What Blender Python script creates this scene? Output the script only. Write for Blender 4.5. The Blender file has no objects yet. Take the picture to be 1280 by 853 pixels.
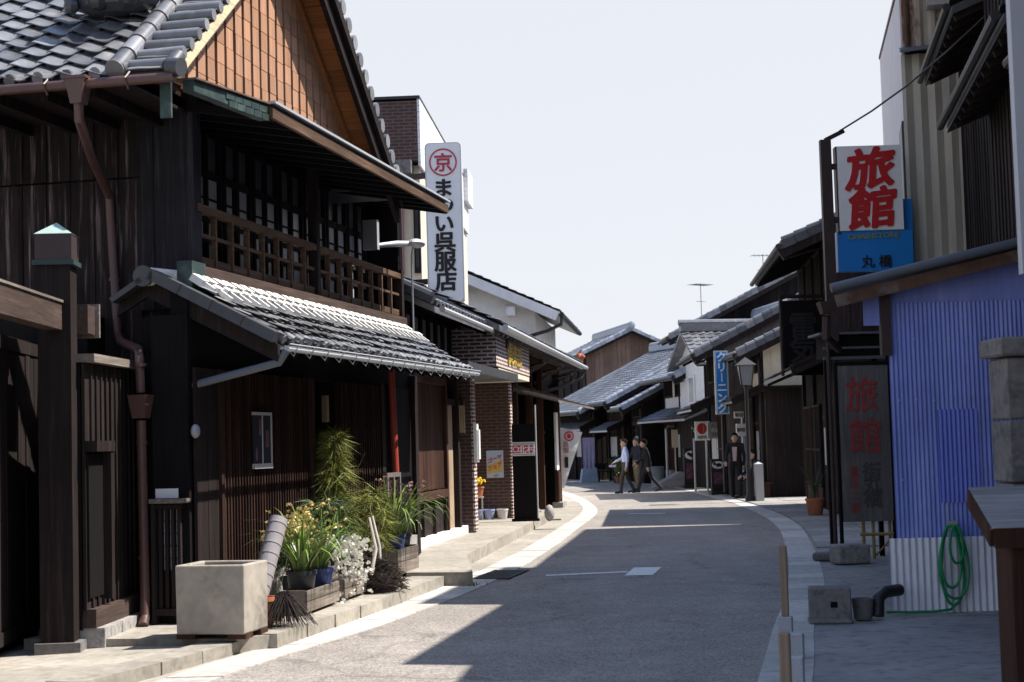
import bpy, bmesh, math, random
import numpy as np
from mathutils import Matrix, Vector
random.seed(7); rng = np.random.default_rng(7)
R = math.radians
S = bpy.context.scene
C = S.collection

# ---------------------------------------------------------------- camera, world, sun, exposure
cam = bpy.data.objects.new('camera', bpy.data.cameras.new('camera')); C.objects.link(cam)
cam.data.sensor_width = 36.0; cam.data.lens = 36.0 * 2000 / 1280
cam.data.clip_start = .1; cam.data.clip_end = 3000
cam.matrix_world = Matrix.Translation((0, 0, 1.65)) @ Matrix.Rotation(R(90) + math.atan(128 / 2000), 4, 'X') @ Matrix.Rotation(R(-1.6), 4, 'Z')
cam.data.dof.use_dof = True; cam.data.dof.focus_distance = 21.0; cam.data.dof.aperture_fstop = 4.0
S.camera = cam
SUN_EL, SUN_AZ = R(56), R(5)               # elevation; azimuth counted from +X towards +Y
sdir = Vector((math.cos(SUN_EL) * math.cos(SUN_AZ), math.cos(SUN_EL) * math.sin(SUN_AZ), math.sin(SUN_EL)))
W = bpy.data.worlds.new('World'); S.world = W; W.use_nodes = True
nt = W.node_tree
sky = nt.nodes.new('ShaderNodeTexSky'); sky.sky_type = 'NISHITA'; sky.sun_disc = False
sky.sun_elevation = SUN_EL; sky.sun_rotation = math.atan2(sdir.x, sdir.y)
sky.air_density = 1.0; sky.dust_density = .8; sky.ozone_density = 3.0; sky.altitude = 50
bg = nt.nodes['Background']; bg.inputs['Strength'].default_value = .15
hz = nt.nodes.new('ShaderNodeMix'); hz.data_type = 'RGBA'; hz.inputs[0].default_value = .72      # thin bright haze over the whole sky
hz.inputs[7].default_value = (3.02, 3.04, 3.20, 1); tcw = nt.nodes.new('ShaderNodeTexCoord'); spw = nt.nodes.new('ShaderNodeSeparateXYZ'); mrw = nt.nodes.new('ShaderNodeMapRange')
nt.links.new(tcw.outputs['Generated'], spw.inputs[0]); nt.links.new(spw.outputs[2], mrw.inputs['Value'])
mrw.inputs['From Min'].default_value = .27; mrw.inputs['From Max'].default_value = .60; mrw.inputs['To Min'].default_value = .93; mrw.inputs['To Max'].default_value = .05
nt.links.new(mrw.outputs['Result'], hz.inputs[0])
nt.links.new(sky.outputs[0], hz.inputs[6]); nt.links.new(hz.outputs[2], bg.inputs['Color'])
sl = bpy.data.lights.new('sun', 'SUN'); sl.energy = 5.0; sl.angle = R(.5); sl.color = (1, .94, .85)
so = bpy.data.objects.new('sun', sl); C.objects.link(so)
so.rotation_euler = (-sdir).to_track_quat('-Z', 'Y').to_euler()
S.view_settings.view_transform = 'Standard'; S.view_settings.look = 'None'
S.view_settings.exposure = .90; S.view_settings.gamma = 1.0; S.view_settings.use_curve_mapping = False
S.cycles.max_bounces = 6; S.cycles.diffuse_bounces = 3; S.cycles.glossy_bounces = 3

# ---------------------------------------------------------------- materials
def nodes_of(name):
    m = bpy.data.materials.new(name); m.use_nodes = True
    t = m.node_tree; return m, t, t.nodes['Principled BSDF']
def mth(t, op, a, b=None, c=None):
    n = t.nodes.new('ShaderNodeMath'); n.operation = op
    for i, x in enumerate((a, b, c)):
        if x is None: continue
        if isinstance(x, (int, float)): n.inputs[i].default_value = x
        else: t.links.new(x, n.inputs[i])
    return n.outputs[0]
def noise(t, vec, scale, detail=5, rough=.6):
    n = t.nodes.new('ShaderNodeTexNoise'); n.inputs['Scale'].default_value = scale
    n.inputs['Detail'].default_value = detail; n.inputs['Roughness'].default_value = rough
    t.links.new(vec, n.inputs['Vector']); return n.outputs['Fac']
def mapping(t, scale):
    tc = t.nodes.new('ShaderNodeTexCoord'); mp = t.nodes.new('ShaderNodeMapping')
    mp.inputs['Scale'].default_value = scale; t.links.new(tc.outputs['Object'], mp.inputs['Vector'])
    return mp.outputs['Vector'], tc.outputs['Object']
def smooth(t, fac, lo, hi):
    n = t.nodes.new('ShaderNodeMapRange'); n.interpolation_type = 'SMOOTHSTEP'
    n.inputs['From Min'].default_value = lo; n.inputs['From Max'].default_value = hi
    t.links.new(fac, n.inputs['Value']); return n.outputs['Result']
def mixc(t, fac, a, b):
    n = t.nodes.new('ShaderNodeMix'); n.data_type = 'RGBA'
    if isinstance(fac, (int, float)): n.inputs[0].default_value = fac
    else: t.links.new(fac, n.inputs[0])
    for i, x in ((6, a), (7, b)):
        if isinstance(x, tuple): n.inputs[i].default_value = (*x[:3], 1)
        else: t.links.new(x, n.inputs[i])
    return n.outputs[2]
def hsv(t, col, val):
    n = t.nodes.new('ShaderNodeHueSaturation')
    if isinstance(col, tuple): n.inputs['Color'].default_value = (*col[:3], 1)
    else: t.links.new(col, n.inputs['Color'])
    t.links.new(val, n.inputs['Value']); return n.outputs['Color']
def bump(t, b, h, strength, dist=.01):
    n = t.nodes.new('ShaderNodeBump'); n.inputs['Strength'].default_value = strength; n.inputs['Distance'].default_value = dist
    t.links.new(h, n.inputs['Height']); t.links.new(n.outputs[0], b.inputs['Normal'])
def mat(name, col, rough=.8, var=.3, island=.25, scale=(1, 1, 1), freq=8, low=.6, col2=None, thr=(.5, .65), bmp=.3, metal=0, spec=.35, freq2=.9):
    m, t, b = nodes_of(name)
    v, o = mapping(t, scale)
    n1 = noise(t, v, freq, 6); n2 = noise(t, o, freq2, 4)
    geo = t.nodes.new('ShaderNodeNewGeometry').outputs['Random Per Island']
    val = mth(t, 'ADD', mth(t, 'MULTIPLY_ADD', n1, 2 * var * 1.6, 1 - var * 1.6), mth(t, 'MULTIPLY_ADD', geo, 2 * island, -island))
    val = mth(t, 'MULTIPLY', val, mth(t, 'MULTIPLY_ADD', n2, low * 1.4, 1 - low * .7))
    val = mth(t, 'MAXIMUM', val, .08)
    c = col
    if col2: c = mixc(t, smooth(t, noise(t, v, freq * .45, 5, .65), *thr), col, col2)
    t.links.new(hsv(t, c, val), b.inputs['Base Color'])
    b.inputs['Roughness'].default_value = rough; b.inputs['Metallic'].default_value = metal
    b.inputs['Specular IOR Level'].default_value = spec
    if bmp: bump(t, b, n1, bmp)
    return m
def plain(name, col, rough=.6, spec=.4, metal=0): return mat(name, col, rough, .06, .0, freq=3, low=.12, bmp=0, metal=metal, spec=spec)
def wood(name, col, col2=None, thr=(.5, .7), var=.4, island=.35, axis='Z', rough=.8, low=.8, bmp=.35, spec=.10):
    sc = {'Z': (14, 14, .7), 'X': (.7, 14, 14), 'Y': (14, .7, 14)}[axis]
    return mat(name, col, rough, var, island, sc, 3.0, low, col2, thr, bmp, 0, spec)
def brick(name, c1, c2, mortar, bw=.21, bh=.065, ms=.012):
    m, t, b = nodes_of(name)
    tc = t.nodes.new('ShaderNodeTexCoord'); sx = t.nodes.new('ShaderNodeSeparateXYZ'); cx = t.nodes.new('ShaderNodeCombineXYZ')
    t.links.new(tc.outputs['Object'], sx.inputs[0])
    t.links.new(mth(t, 'ADD', sx.outputs[0], sx.outputs[1]), cx.inputs[0]); t.links.new(sx.outputs[2], cx.inputs[1])
    n = t.nodes.new('ShaderNodeTexBrick'); t.links.new(cx.outputs[0], n.inputs['Vector'])
    n.inputs['Scale'].default_value = 1; n.inputs['Mortar Size'].default_value = ms; n.inputs['Mortar Smooth'].default_value = .15
    n.inputs['Brick Width'].default_value = bw; n.inputs['Row Height'].default_value = bh
    n.inputs['Color1'].default_value = (*c1, 1); n.inputs['Color2'].default_value = (*c2, 1); n.inputs['Mortar'].default_value = (*mortar, 1)
    val = mth(t, 'MULTIPLY_ADD', noise(t, tc.outputs['Object'], 3, 5), .8, .6)
    t.links.new(hsv(t, n.outputs['Color'], val), b.inputs['Base Color']); b.inputs['Roughness'].default_value = .75
    bump(t, b, mth(t, 'SUBTRACT', 1, n.outputs['Fac']), .6, .006)
    return m
def asphalt():
    m, t, b = nodes_of('asphalt')
    v, o = mapping(t, (1, 1, 1))
    vo = t.nodes.new('ShaderNodeTexVoronoi'); vo.inputs['Scale'].default_value = 75; t.links.new(o, vo.inputs['Vector'])
    sep = t.nodes.new('ShaderNodeSeparateColor'); t.links.new(vo.outputs['Color'], sep.inputs[0])
    fine = mth(t, 'MULTIPLY_ADD', sep.outputs[0], .9, .5)
    big = mth(t, 'MULTIPLY_ADD', noise(t, o, .35, 5), .7, .65)
    v2, _ = mapping(t, (1.2, .15, 1)); tracks = mth(t, 'MULTIPLY_ADD', noise(t, v2, 1.3, 4), .4, .8)
    val = mth(t, 'MULTIPLY', mth(t, 'MULTIPLY', fine, big), tracks)
    col = mixc(t, smooth(t, noise(t, o, 2.2, 6), .35, .7), (.25, .224, .200), (.30, .272, .243))
    dv = t.nodes.new('ShaderNodeTexNoise'); dv.inputs['Scale'].default_value = 1.4; dv.inputs['Detail'].default_value = 5; t.links.new(o, dv.inputs['Vector'])
    ad = t.nodes.new('ShaderNodeVectorMath'); ad.operation = 'MULTIPLY_ADD'; ad.inputs[1].default_value = (.9, .9, 0); t.links.new(dv.outputs['Color'], ad.inputs[0]); t.links.new(o, ad.inputs[2])
    cr = t.nodes.new('ShaderNodeTexVoronoi'); cr.feature = 'DISTANCE_TO_EDGE'; cr.inputs['Scale'].default_value = .33; t.links.new(ad.outputs[0], cr.inputs['Vector'])
    ck = smooth(t, cr.outputs['Distance'], .0, .010); mk = smooth(t, noise(t, o, .22, 3), .46, .56)
    val = mth(t, 'MULTIPLY', val, mth(t, 'MAXIMUM', ck, mth(t, 'MULTIPLY_ADD', mk, .25, .75)))
    val = mth(t, 'MULTIPLY', val, mth(t, 'MULTIPLY_ADD', smooth(t, noise(t, o, .8, 6), .62, .72), -.22, 1.0))
    t.links.new(hsv(t, col, val), b.inputs['Base Color']); b.inputs['Roughness'].default_value = .82
    b.inputs['Specular IOR Level'].default_value = .3
    bump(t, b, sep.outputs[1], .45, .008)
    return m
MT = {}
MT['asphalt'] = asphalt()
MT['ground'] = mat('ground_soil', (.16, .15, .13), .9, .3, 0, freq=6, bmp=.3)
MT['slab'] = mat('concrete_slab', (.30, .275, .235), .85, .25, .12, freq=14, low=.7, col2=(.22, .20, .17), thr=(.45, .7), bmp=.25)
MT['strip'] = mat('kerb_stone', (.46, .44, .405), .8, .25, .16, freq=11, low=.5, col2=(.33, .31, .28), thr=(.52, .72), bmp=.3)
MT['walk'] = mat('pavement_stone', (.27, .26, .245), .85, .25, .15, freq=12, low=.7, col2=(.19, .18, .175), bmp=.3)
MT['paint'] = mat('road_paint', (.72, .72, .70), .7, .25, 0, freq=30, low=.3, col2=(.4, .39, .37), thr=(.58, .72), bmp=.1)
MT['darkwood'] = wood('dark_wood', (.019, .014, .0135), (.040, .029, .027), thr=(.5, .75))
MT['bluewood'] = wood('blue_black_wood', (.018, .017, .021), (.034, .033, .041), var=.4, thr=(.5, .7))
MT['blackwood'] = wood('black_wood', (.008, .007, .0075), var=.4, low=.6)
MT['sidewood'] = wood('weathered_wall_wood', (.020, .0155, .0165), (.16, .125, .13), thr=(.53, .73), var=.5, island=.35, low=1.1)
MT['gatewood'] = wood('gate_wood', (.023, .017, .0165), (.040, .030, .029), thr=(.5, .7), var=.3, island=.25)
MT['beamwood'] = wood('beam_wood', (.06, .042, .036), (.085, .06, .048), axis='X', var=.4)
MT['brownwood'] = wood('brown_wood', (.045, .022, .016), (.068, .035, .026), var=.3, island=.3)
MT['ribwood'] = wood('reddish_lattice_wood', (.034, .018, .0145), (.060, .032, .025), var=.3, island=.4, low=.5)
MT['railwood'] = wood('rail_wood', (.085, .052, .035), (.14, .092, .062), axis='X', var=.45, island=.25)
MT['gable'] = wood('gable_cedar', (.36, .20, .125), (.44, .27, .175), var=.22, island=.16, low=.35, rough=.6)
MT['soffit'] = wood('soffit_cedar', (.30, .12, .045), (.34, .15, .06), axis='Y', var=.35, island=.25, low=.3)
MT['creamwood'] = wood('pale_barge_wood', (.62, .50, .33), (.4, .3, .18), axis='X', var=.25, island=.1, low=.4)
MT['greywood'] = wood('grey_weathered_wood', (.16, .135, .115), (.25, .22, .19), var=.4, island=.25, axis='X')
MT['greywoodz'] = wood('grey_weathered_board', (.135, .118, .110), (.20, .18, .165), var=.35, island=.2)
MT['farwood'] = wood('faded_brown_boards', (.145, .098, .083), (.19, .14, .12), var=.3, island=.25)
MT['tan'] = wood('fresh_post_wood', (.29, .22, .155), var=.3, island=.1)
MT['tile'] = mat('roof_tile', (.132, .135, .147), .36, .3, .46, freq=7, low=.6, col2=(.24, .23, .21), thr=(.54, .72), bmp=.15, spec=.6)
MT['tileblue'] = mat('silver_grey_tile', (.27, .30, .36), .42, .25, .3, freq=9, low=.4, col2=(.36, .38, .42), thr=(.55, .75), bmp=.1, spec=.55)
MT['tiledark'] = mat('dark_tile', (.05, .052, .06), .42, .3, .25, freq=9, low=.4, bmp=.15, spec=.5)
MT['mortar'] = mat('white_roof_plaster', (.72, .70, .66), .85, .2, .12, freq=14, low=.3, bmp=.2)
MT['plaster'] = mat('white_plaster', (.80, .80, .81), .85, .1, 0, freq=5, low=.25, col2=(.58, .57, .55), thr=(.55, .8), bmp=.08)
MT['cream'] = mat('cream_plaster', (.60, .53, .41), .85, .1, 0, freq=5, low=.3, bmp=.08)
MT['concrete'] = mat('old_concrete', (.34, .305, .26), .88, .35, .05, freq=4, low=.6, col2=(.13, .115, .095), thr=(.45, .68), bmp=.25)
MT['stone'] = mat('grey_stone', (.30, .285, .27), .85, .35, .12, freq=20, low=.5, col2=(.18, .175, .17), bmp=.5)
MT['darkstone'] = mat('dark_stone', (.17, .16, .155), .85, .35, .1, freq=16, low=.6, col2=(.10, .10, .10), bmp=.6)
MT['granite'] = mat('granite', (.38, .39, .41), .7, .25, .05, freq=60, low=.2, bmp=.15)
MT['copper'] = mat('verdigris_copper', (.022, .040, .039), .6, .25, .25, freq=8, low=.5, col2=(.05, .08, .073), metal=.0, bmp=.1)
MT['pipe'] = mat('brown_gutter_metal', (.085, .043, .038), .45, .2, 0, freq=6, low=.5, metal=.0, bmp=.05, spec=.5)
MT['redpole'] = plain('red_pole_paint', (.33, .045, .03), .5)
MT['greypipe'] = plain('grey_pipe', (.11, .125, .15), .5)
MT['steel'] = plain('galvanised_steel', (.42, .43, .45), .4, metal=.3)
MT['darkmetal'] = plain('dark_metal', (.022, .020, .022), .5)
MT['brownmetal'] = mat('brown_painted_steel', (.042, .026, .026), .55, .25, 0, freq=9, low=.4, bmp=.1)
MT['glass'] = plain('window_glass', (.02, .022, .025), .06, .6)
MT['paper'] = mat('frosted_pane', (.34, .35, .37), .35, .2, .35, freq=4, low=.8, bmp=0)
MT['interior'] = plain('dark_interior', (.008, .007, .007), .9, .1)
MT['brick'] = brick('dark_red_brick', (.085, .026, .020), (.055, .020, .018), (.10, .085, .075))
MT['brick2'] = brick('lit_brick', (.14, .045, .035), (.10, .034, .028), (.55, .50, .46), ms=.016)  # copy of the brick with sunlight in its colours and paler mortar
MT['whitetile'] = brick('white_wall_tile', (.72, .72, .72), (.66, .66, .67), (.5, .5, .5), .24, .12, .008)
MT['lidwood'] = wood('silvered_lid_wood', (.22, .215, .215), (.30, .29, .285), axis='X', var=.35, island=.2)
MT['boardgrey'] = wood('grey_painted_board', (.135, .125, .12), (.19, .18, .175), var=.3, low=.9)
MT['signwhite'] = plain('white_sign_panel', (.80, .80, .80), .4)
MT['signframe'] = plain('sign_frame', (.50, .50, .50), .45, metal=.2)
MT['red'] = plain('sign_red', (.48, .014, .018), .5)
MT['crimson'] = plain('emblem_red', (.50, .03, .06), .5)
MT['black'] = plain('sign_black', (.010, .010, .012), .5)
MT['ink'] = plain('faded_ink', (.075, .07, .068), .8)
MT['signblue'] = plain('sign_blue', (.015, .20, .58), .4)
MT['fadedred'] = mat('faded_red_paint', (.33, .05, .05), .8, .3, 0, freq=20, low=.5, bmp=0)
MT['olive'] = plain('olive_letters', (.25, .27, .04), .5)
MT['gold'] = plain('gold_letters', (.60, .42, .09), .4, metal=.3)
MT['yellow'] = plain('yellow_sheet', (.62, .46, .14), .6)
MT['posterblue'] = plain('poster_sky', (.45, .55, .72), .6)
MT['posterred'] = plain('poster_red', (.62, .06, .03), .6)
MT['bluesheet'] = mat('blue_corrugated_paint', (.20, .25, .62), .6, .22, .0, (2.5, 2.5, .22), 5, .8, (.28, .33, .64), (.48, .72), .05, spec=.3)
MT['bluepatch'] = mat('blue_patch_paint', (.14, .18, .60), .5, .12, 0, (1, 1, .3), 5, .3, bmp=.05)
MT['whitesheet'] = mat('white_corrugated_sheet', (.72, .73, .78), .5, .15, 0, (1, 1, .3), 6, .4, (.56, .56, .60), (.5, .75), .05)
MT['beigesheet'] = mat('beige_corrugated_sheet', (.40, .37, .31), .55, .2, .1, (1, 1, .15), 5, .5, (.27, .25, .23), (.5, .75), .08)
MT['rustsheet'] = mat('rusty_sheet', (.42, .37, .32), .7, .2, 0, (1, 1, .5), 5, .6, (.20, .065, .022), (.46, .58), .1)
MT['rust'] = mat('rust', (.10, .055, .038), .8, .4, 0, freq=9, low=.5, col2=(.16, .12, .10), bmp=.2)
MT['pinkwall'] = mat('pinkish_white_wall', (.62, .58, .60), .8, .08, 0, freq=5, low=.2, bmp=.05)
MT['hose'] = plain('green_hose', (.008, .23, .075), .4)
MT['terracotta'] = mat('terracotta', (.40, .15, .075), .8, .2, 0, freq=9, low=.4, bmp=.1)
MT['plasticpot'] = plain('dark_plastic_pot', (.028, .030, .034), .45)
MT['bluepot'] = plain('blue_plastic_pot', (.03, .05, .16), .45)
MT['bluebucket'] = plain('pale_blue_bucket', (.33, .38, .62), .45)
MT['whitebucket'] = plain('white_bucket', (.62, .62, .62), .45)
MT['leaf'] = mat('strap_leaf', (.12, .19, .030), .45, .3, .45, freq=5, low=.2, bmp=0, spec=.5)
MT['leafdark'] = mat('dark_leaf', (.04, .075, .018), .5, .3, .45, freq=5, low=.2, bmp=0)
MT['needle'] = mat('pine_needle', (.18, .195, .038), .55, .3, .55, freq=4, low=.5, bmp=0)
MT['moss'] = mat('moss', (.07, .12, .02), .9, .3, .4, freq=8, low=.3, bmp=0)
MT['bark'] = mat('bark', (.075, .05, .035), .9, .4, 0, freq=20, low=.3, bmp=.5)
MT['fibre'] = mat('palm_fibre', (.030, .022, .018), .9, .3, .6, freq=6, low=.2, bmp=0)
MT['handle'] = mat('pale_bamboo_handle', (.42, .37, .33), .7, .25, .1, freq=8, low=.2, bmp=.1)
MT['rollgrey'] = mat('grey_mat', (.27, .25, .26), .8, .2, .1, freq=12, low=.2, bmp=.2)
MT['petal_y'] = mat('cream_yellow_petal', (.76, .62, .30), .6, .2, .3, freq=5, low=.2, bmp=0)
MT['petal_w'] = mat('white_petal', (.80, .78, .72), .6, .1, .2, freq=5, low=.1, bmp=0)
MT['petal_p'] = mat('pink_petal', (.68, .42, .44), .6, .2, .3, freq=5, low=.1, bmp=0)
MT['petal_b'] = plain('bright_yellow_petal', (.80, .55, .02), .6)
MT['bamboo'] = mat('yellow_bamboo', (.28, .20, .075), .6, .25, .2, freq=7, low=.3, bmp=.1)
MT['skin'] = plain('skin', (.40, .24, .17), .6)
MT['hair'] = mat('black_hair', (.012, .010, .009), .95, .5, 0, freq=40, low=.3, bmp=.6, spec=.05)
MT['greyhair'] = mat('grey_hair', (.085, .08, .08), .95, .5, 0, freq=40, low=.3, bmp=.6, spec=.05)
MT['shirtblue'] = mat('pale_blue_shirt', (.40, .47, .66), .85, .15, 0, freq=14, low=.3, bmp=.3)
MT['navy'] = mat('navy_jacket', (.014, .016, .026), .8, .2, 0, freq=14, low=.3, bmp=.3)
MT['blackcloth'] = mat('black_cloth', (.012, .011, .012), .85, .2, 0, freq=14, low=.3, bmp=.3)
MT['browntrouser'] = mat('dark_brown_trousers', (.045, .036, .030), .85, .2, 0, freq=14, low=.3, bmp=.3)
MT['khaki'] = mat('khaki_trousers', (.12, .10, .07), .85, .2, 0, freq=14, low=.3, bmp=.3)
MT['pinkshirt'] = mat('pale_pink_shirt', (.42, .33, .31), .85, .15, 0, freq=14, low=.3, bmp=.2)
MT['shoe'] = plain('dark_shoe', (.012, .011, .011), .4)
MT['lilac'] = mat('lilac_cloth', (.40, .36, .52), .85, .15, 0, freq=5, low=.4, bmp=.1)
MT['paleblue'] = mat('pale_blue_cloth', (.34, .40, .48), .85, .15, 0, freq=5, low=.4, bmp=.1)
MT['banner'] = mat('white_banner', (.78, .78, .79), .8, .08, 0, freq=5, low=.2, bmp=.05)
MT['lampglass'] = plain('frosted_lamp_glass', (.30, .31, .34), .3)
MT['orange'] = mat('orange_tile_mask', (.34, .085, .035), .6, .3, 0, freq=20, low=.3, bmp=.2)
MT['capcopper'] = mat('pale_verdigris', (.30, .40, .37), .55, .2, .1, freq=8, low=.4, bmp=.1)
MT['panelred'] = mat('dim_printed_panel', (.13, .045, .06), .6, .3, 0, freq=12, low=.5, col2=(.22, .12, .15), bmp=0)
MT['dullwhite'] = plain('dull_white_paint', (.46, .48, .53), .5)
MT['greypane'] = mat('grey_pane', (.10, .10, .105), .4, .2, .3, freq=4, low=.8, bmp=0)
MT['drain'] = plain('drain_iron', (.035, .034, .034), .6)
# ---------------------------------------------------------------- mesh helpers
V3 = lambda *a: np.array(a, float)
def nrm(a): a = np.asarray(a, float); return a / (np.linalg.norm(a) + 1e-12)
class MB:
    """collects faces in (along, out, up) coordinates; sg flips the out axis for houses on the left of the street"""
    def __init__(s, sg=1): s.V, s.F, s.M, s.n, s.sg, s.mi = [], [], [], 0, sg, 0
    def add(s, v, f):
        v = np.array(v, float)
        if s.sg < 0: v[:, 1] *= -1
        s.V.append(v)
        for q in f: s.F.append([i + s.n for i in q]); s.M.append(s.mi)
        s.n += len(v); return s
    def hexa(s, p): return s.add(p, [(0, 3, 2, 1), (4, 5, 6, 7), (0, 1, 5, 4), (1, 2, 6, 5), (2, 3, 7, 6), (3, 0, 4, 7)])
    def box(s, a0, a1, b0, b1, c0, c1):
        return s.hexa([(a0, b0, c0), (a1, b0, c0), (a1, b1, c0), (a0, b1, c0), (a0, b0, c1), (a1, b0, c1), (a1, b1, c1), (a0, b1, c1)])
    def prism(s, pts, vec):
        n = len(pts); p = np.array(pts, float); v = np.vstack([p, p + np.array(vec, float)])
        return s.add(v, [tuple(range(n))[::-1], tuple(range(n, 2 * n))] + [(i, (i + 1) % n, n + (i + 1) % n, n + i) for i in range(n)])
    def bar(s, p, q, w, h, up=(0, 0, 1)):
        p, q = V3(*p), V3(*q); d = nrm(q - p); u = np.array(up, float)
        r = np.cross(d, u)
        if np.linalg.norm(r) < 1e-4: r = np.cross(d, V3(1, 0, 0))
        r = nrm(r); u = np.cross(r, d)
        o = [-r * w / 2 - u * h / 2, r * w / 2 - u * h / 2, r * w / 2 + u * h / 2, -r * w / 2 + u * h / 2]
        return s.hexa([p + x for x in o] + [q + x for x in o])
    def tube(s, pts, r, seg=8, cap=True):
        pts = [np.array(p, float) for p in pts]; n = len(pts)
        rr = [r] * n if np.isscalar(r) else r
        d0 = nrm(pts[1] - pts[0]); a = np.cross(d0, V3(0, 0, 1))
        if np.linalg.norm(a) < .05: a = np.cross(d0, V3(1, 0, 0))
        a = nrm(a); v = []
        for i in range(n):
            d = nrm(pts[min(i + 1, n - 1)] - pts[max(i - 1, 0)])
            a = nrm(a - d * (a @ d)); b = np.cross(d, a)
            for k in range(seg):
                t = 2 * math.pi * k / seg; v.append(pts[i] + rr[i] * (a * math.cos(t) + b * math.sin(t)))
        f = [(i * seg + k, i * seg + (k + 1) % seg, (i + 1) * seg + (k + 1) % seg, (i + 1) * seg + k) for i in range(n - 1) for k in range(seg)]
        if cap: f += [tuple(range(seg))[::-1], tuple(range((n - 1) * seg, n * seg))]
        return s.add(v, f)
    def lathe(s, c, prof, seg=16, sy=1.0):
        v = [(c[0] + r * math.cos(2 * math.pi * k / seg), c[1] + sy * r * math.sin(2 * math.pi * k / seg), c[2] + z) for r, z in prof for k in range(seg)]
        n = len(prof)
        f = [(i * seg + k, i * seg + (k + 1) % seg, (i + 1) * seg + (k + 1) % seg, (i + 1) * seg + k) for i in range(n - 1) for k in range(seg)]
        f += [tuple(range(seg))[::-1], tuple(range((n - 1) * seg, n * seg))]
        return s.add(v, f)
    def ball(s, c, r, seg=10, sc=(1, 1, 1)):
        prof = [(math.sin(math.pi * i / 6), -math.cos(math.pi * i / 6)) for i in range(7)]
        v = [(c[0] + r * sc[0] * max(q, .02) * math.cos(2 * math.pi * k / seg), c[1] + r * sc[1] * max(q, .02) * math.sin(2 * math.pi * k / seg), c[2] + r * sc[2] * z) for q, z in prof for k in range(seg)]
        f = [(i * seg + k, i * seg + (k + 1) % seg, (i + 1) * seg + (k + 1) % seg, (i + 1) * seg + k) for i in range(6) for k in range(seg)]
        return s.add(v, f)
    def tiles(s, p0, e, sl, Wd, Ln, pitch=.27, row=.25, amp=.04, K=6, th=.03, jit=.006):
        e, sl, p0 = nrm(e), nrm(sl), np.array(p0, float); n = np.cross(e, sl)
        if n[2] < 0: n = -n
        nc = max(1, round(Wd / pitch)); pitch = Wd / nc; nr = max(1, round(Ln / row)); row = Ln / nr
        t = np.linspace(0, 1, K + 1); h = amp * np.interp(t, [0, .12, .30, .55, .75, .9, 1], [.72, 1, .72, .22, 0, .03, .14])
        c, r = np.meshgrid(np.arange(nc), np.arange(nr)); c = c.ravel(); r = r.ravel(); m = len(c)
        base = p0 + np.outer(c * pitch, e) + np.outer(r * row, sl)
        j = rng.uniform(-jit, jit, (m, 1, 1)); j2 = rng.uniform(-jit, jit, (m, 1, 1))
        across = t[None, :, None] * pitch * e
        low = base[:, None, :] + across + (h[None, :, None] + th + j) * n + j2 * sl
        upp = base[:, None, :] + across + h[None, :, None] * n + (row + .02) * sl
        lip = low - (th * .2) * n
        v = np.concatenate([low, upp, lip], 1).reshape(-1, 3); k1 = K + 1; f = []
        for i in range(m):
            o = i * 3 * k1
            for k in range(K):
                f.append((o + k, o + k + 1, o + k1 + k + 1, o + k1 + k)); f.append((o + 2 * k1 + k, o + 2 * k1 + k + 1, o + k + 1, o + k))
        return s.add(v, f)
    def corrug(s, a0, a1, b, c0, c1, pitch=.06, amp=.012, square=False, along='a'):
        n = int((a1 - a0) / pitch * (4 if square else 6)) + 1; x = np.linspace(a0, a1, n)
        ph = 2 * np.pi * (x - a0) / pitch
        y = b + (amp * np.clip(np.sin(ph) * 3, -1, 1) if square else amp * np.sin(ph))
        if along == 'a': lo = np.stack([x, y, 0 * x + c0], 1); hi = np.stack([x, y, 0 * x + c1], 1)
        else: lo = np.stack([y, x, 0 * x + c0], 1); hi = np.stack([y, x, 0 * x + c1], 1)
        return s.add(np.vstack([lo, hi]), [(i, i + 1, n + i + 1, n + i) for i in range(n - 1)])
    def planks(s, axis, fix, a0, a1, z0, z1, w=.2, th=.02, gap=.006, batten=0, bw=.035, jit=.006, top=None):
        n = max(1, round((a1 - a0) / w)); w = (a1 - a0) / n
        for i in range(n):
            p, q = a0 + i * w + gap / 2, a0 + (i + 1) * w - gap / 2; t = th + random.uniform(0, jit)
            zt = z1 if top is None else min(z1, top((p + q) / 2))
            if zt <= z0 + .02: continue
            if axis == 'a': s.box(p, q, fix, fix + t, z0, zt)
            else: s.box(fix - t, fix, p, q, z0, zt)
            if batten and i:
                b = a0 + i * w
                if axis == 'a': s.box(b - bw / 2, b + bw / 2, fix + .002, fix + th + batten, z0, zt - .003)
                else: s.box(fix - th - batten, fix - .002, b - bw / 2, b + bw / 2, z0, zt - .003)
        return s
    def build(s, name, m, parent=None, smooth=False, split=False):
        if split and len(s.V) > 1:          # every added piece becomes an object of its own
            k = 0; o = None
            for v in s.V:
                b = MB(); nf = 0; b.V = [v]; b.n = len(v)
                for q, mi in zip(s.F, s.M):
                    if k <= q[0] < k + len(v): b.F.append([i - k for i in q]); b.M.append(mi)
                k += len(v); o = b.build(name, m, parent, smooth)
            return o
        me = bpy.data.meshes.new(name)
        me.from_pydata(np.vstack(s.V).tolist(), [], s.F)
        for x in (m if isinstance(m, (list, tuple)) else [m]): me.materials.append(MT[x] if isinstance(x, str) else x)
        if any(s.M): me.polygons.foreach_set('material_index', s.M)
        if smooth:
            me.polygons.foreach_set('use_smooth', [True] * len(me.polygons)); me.set_sharp_from_angle(angle=R(42))
        me.update()
        o = bpy.data.objects.new(name, me); C.objects.link(o)
        if parent: o.parent = parent
        return o
def tag(o, label=None, cat=None, group=None, kind=None):
    for k, x in (('label', label), ('category', cat), ('group', group), ('kind', kind)):
        if x: o[k] = x
    return o
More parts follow.
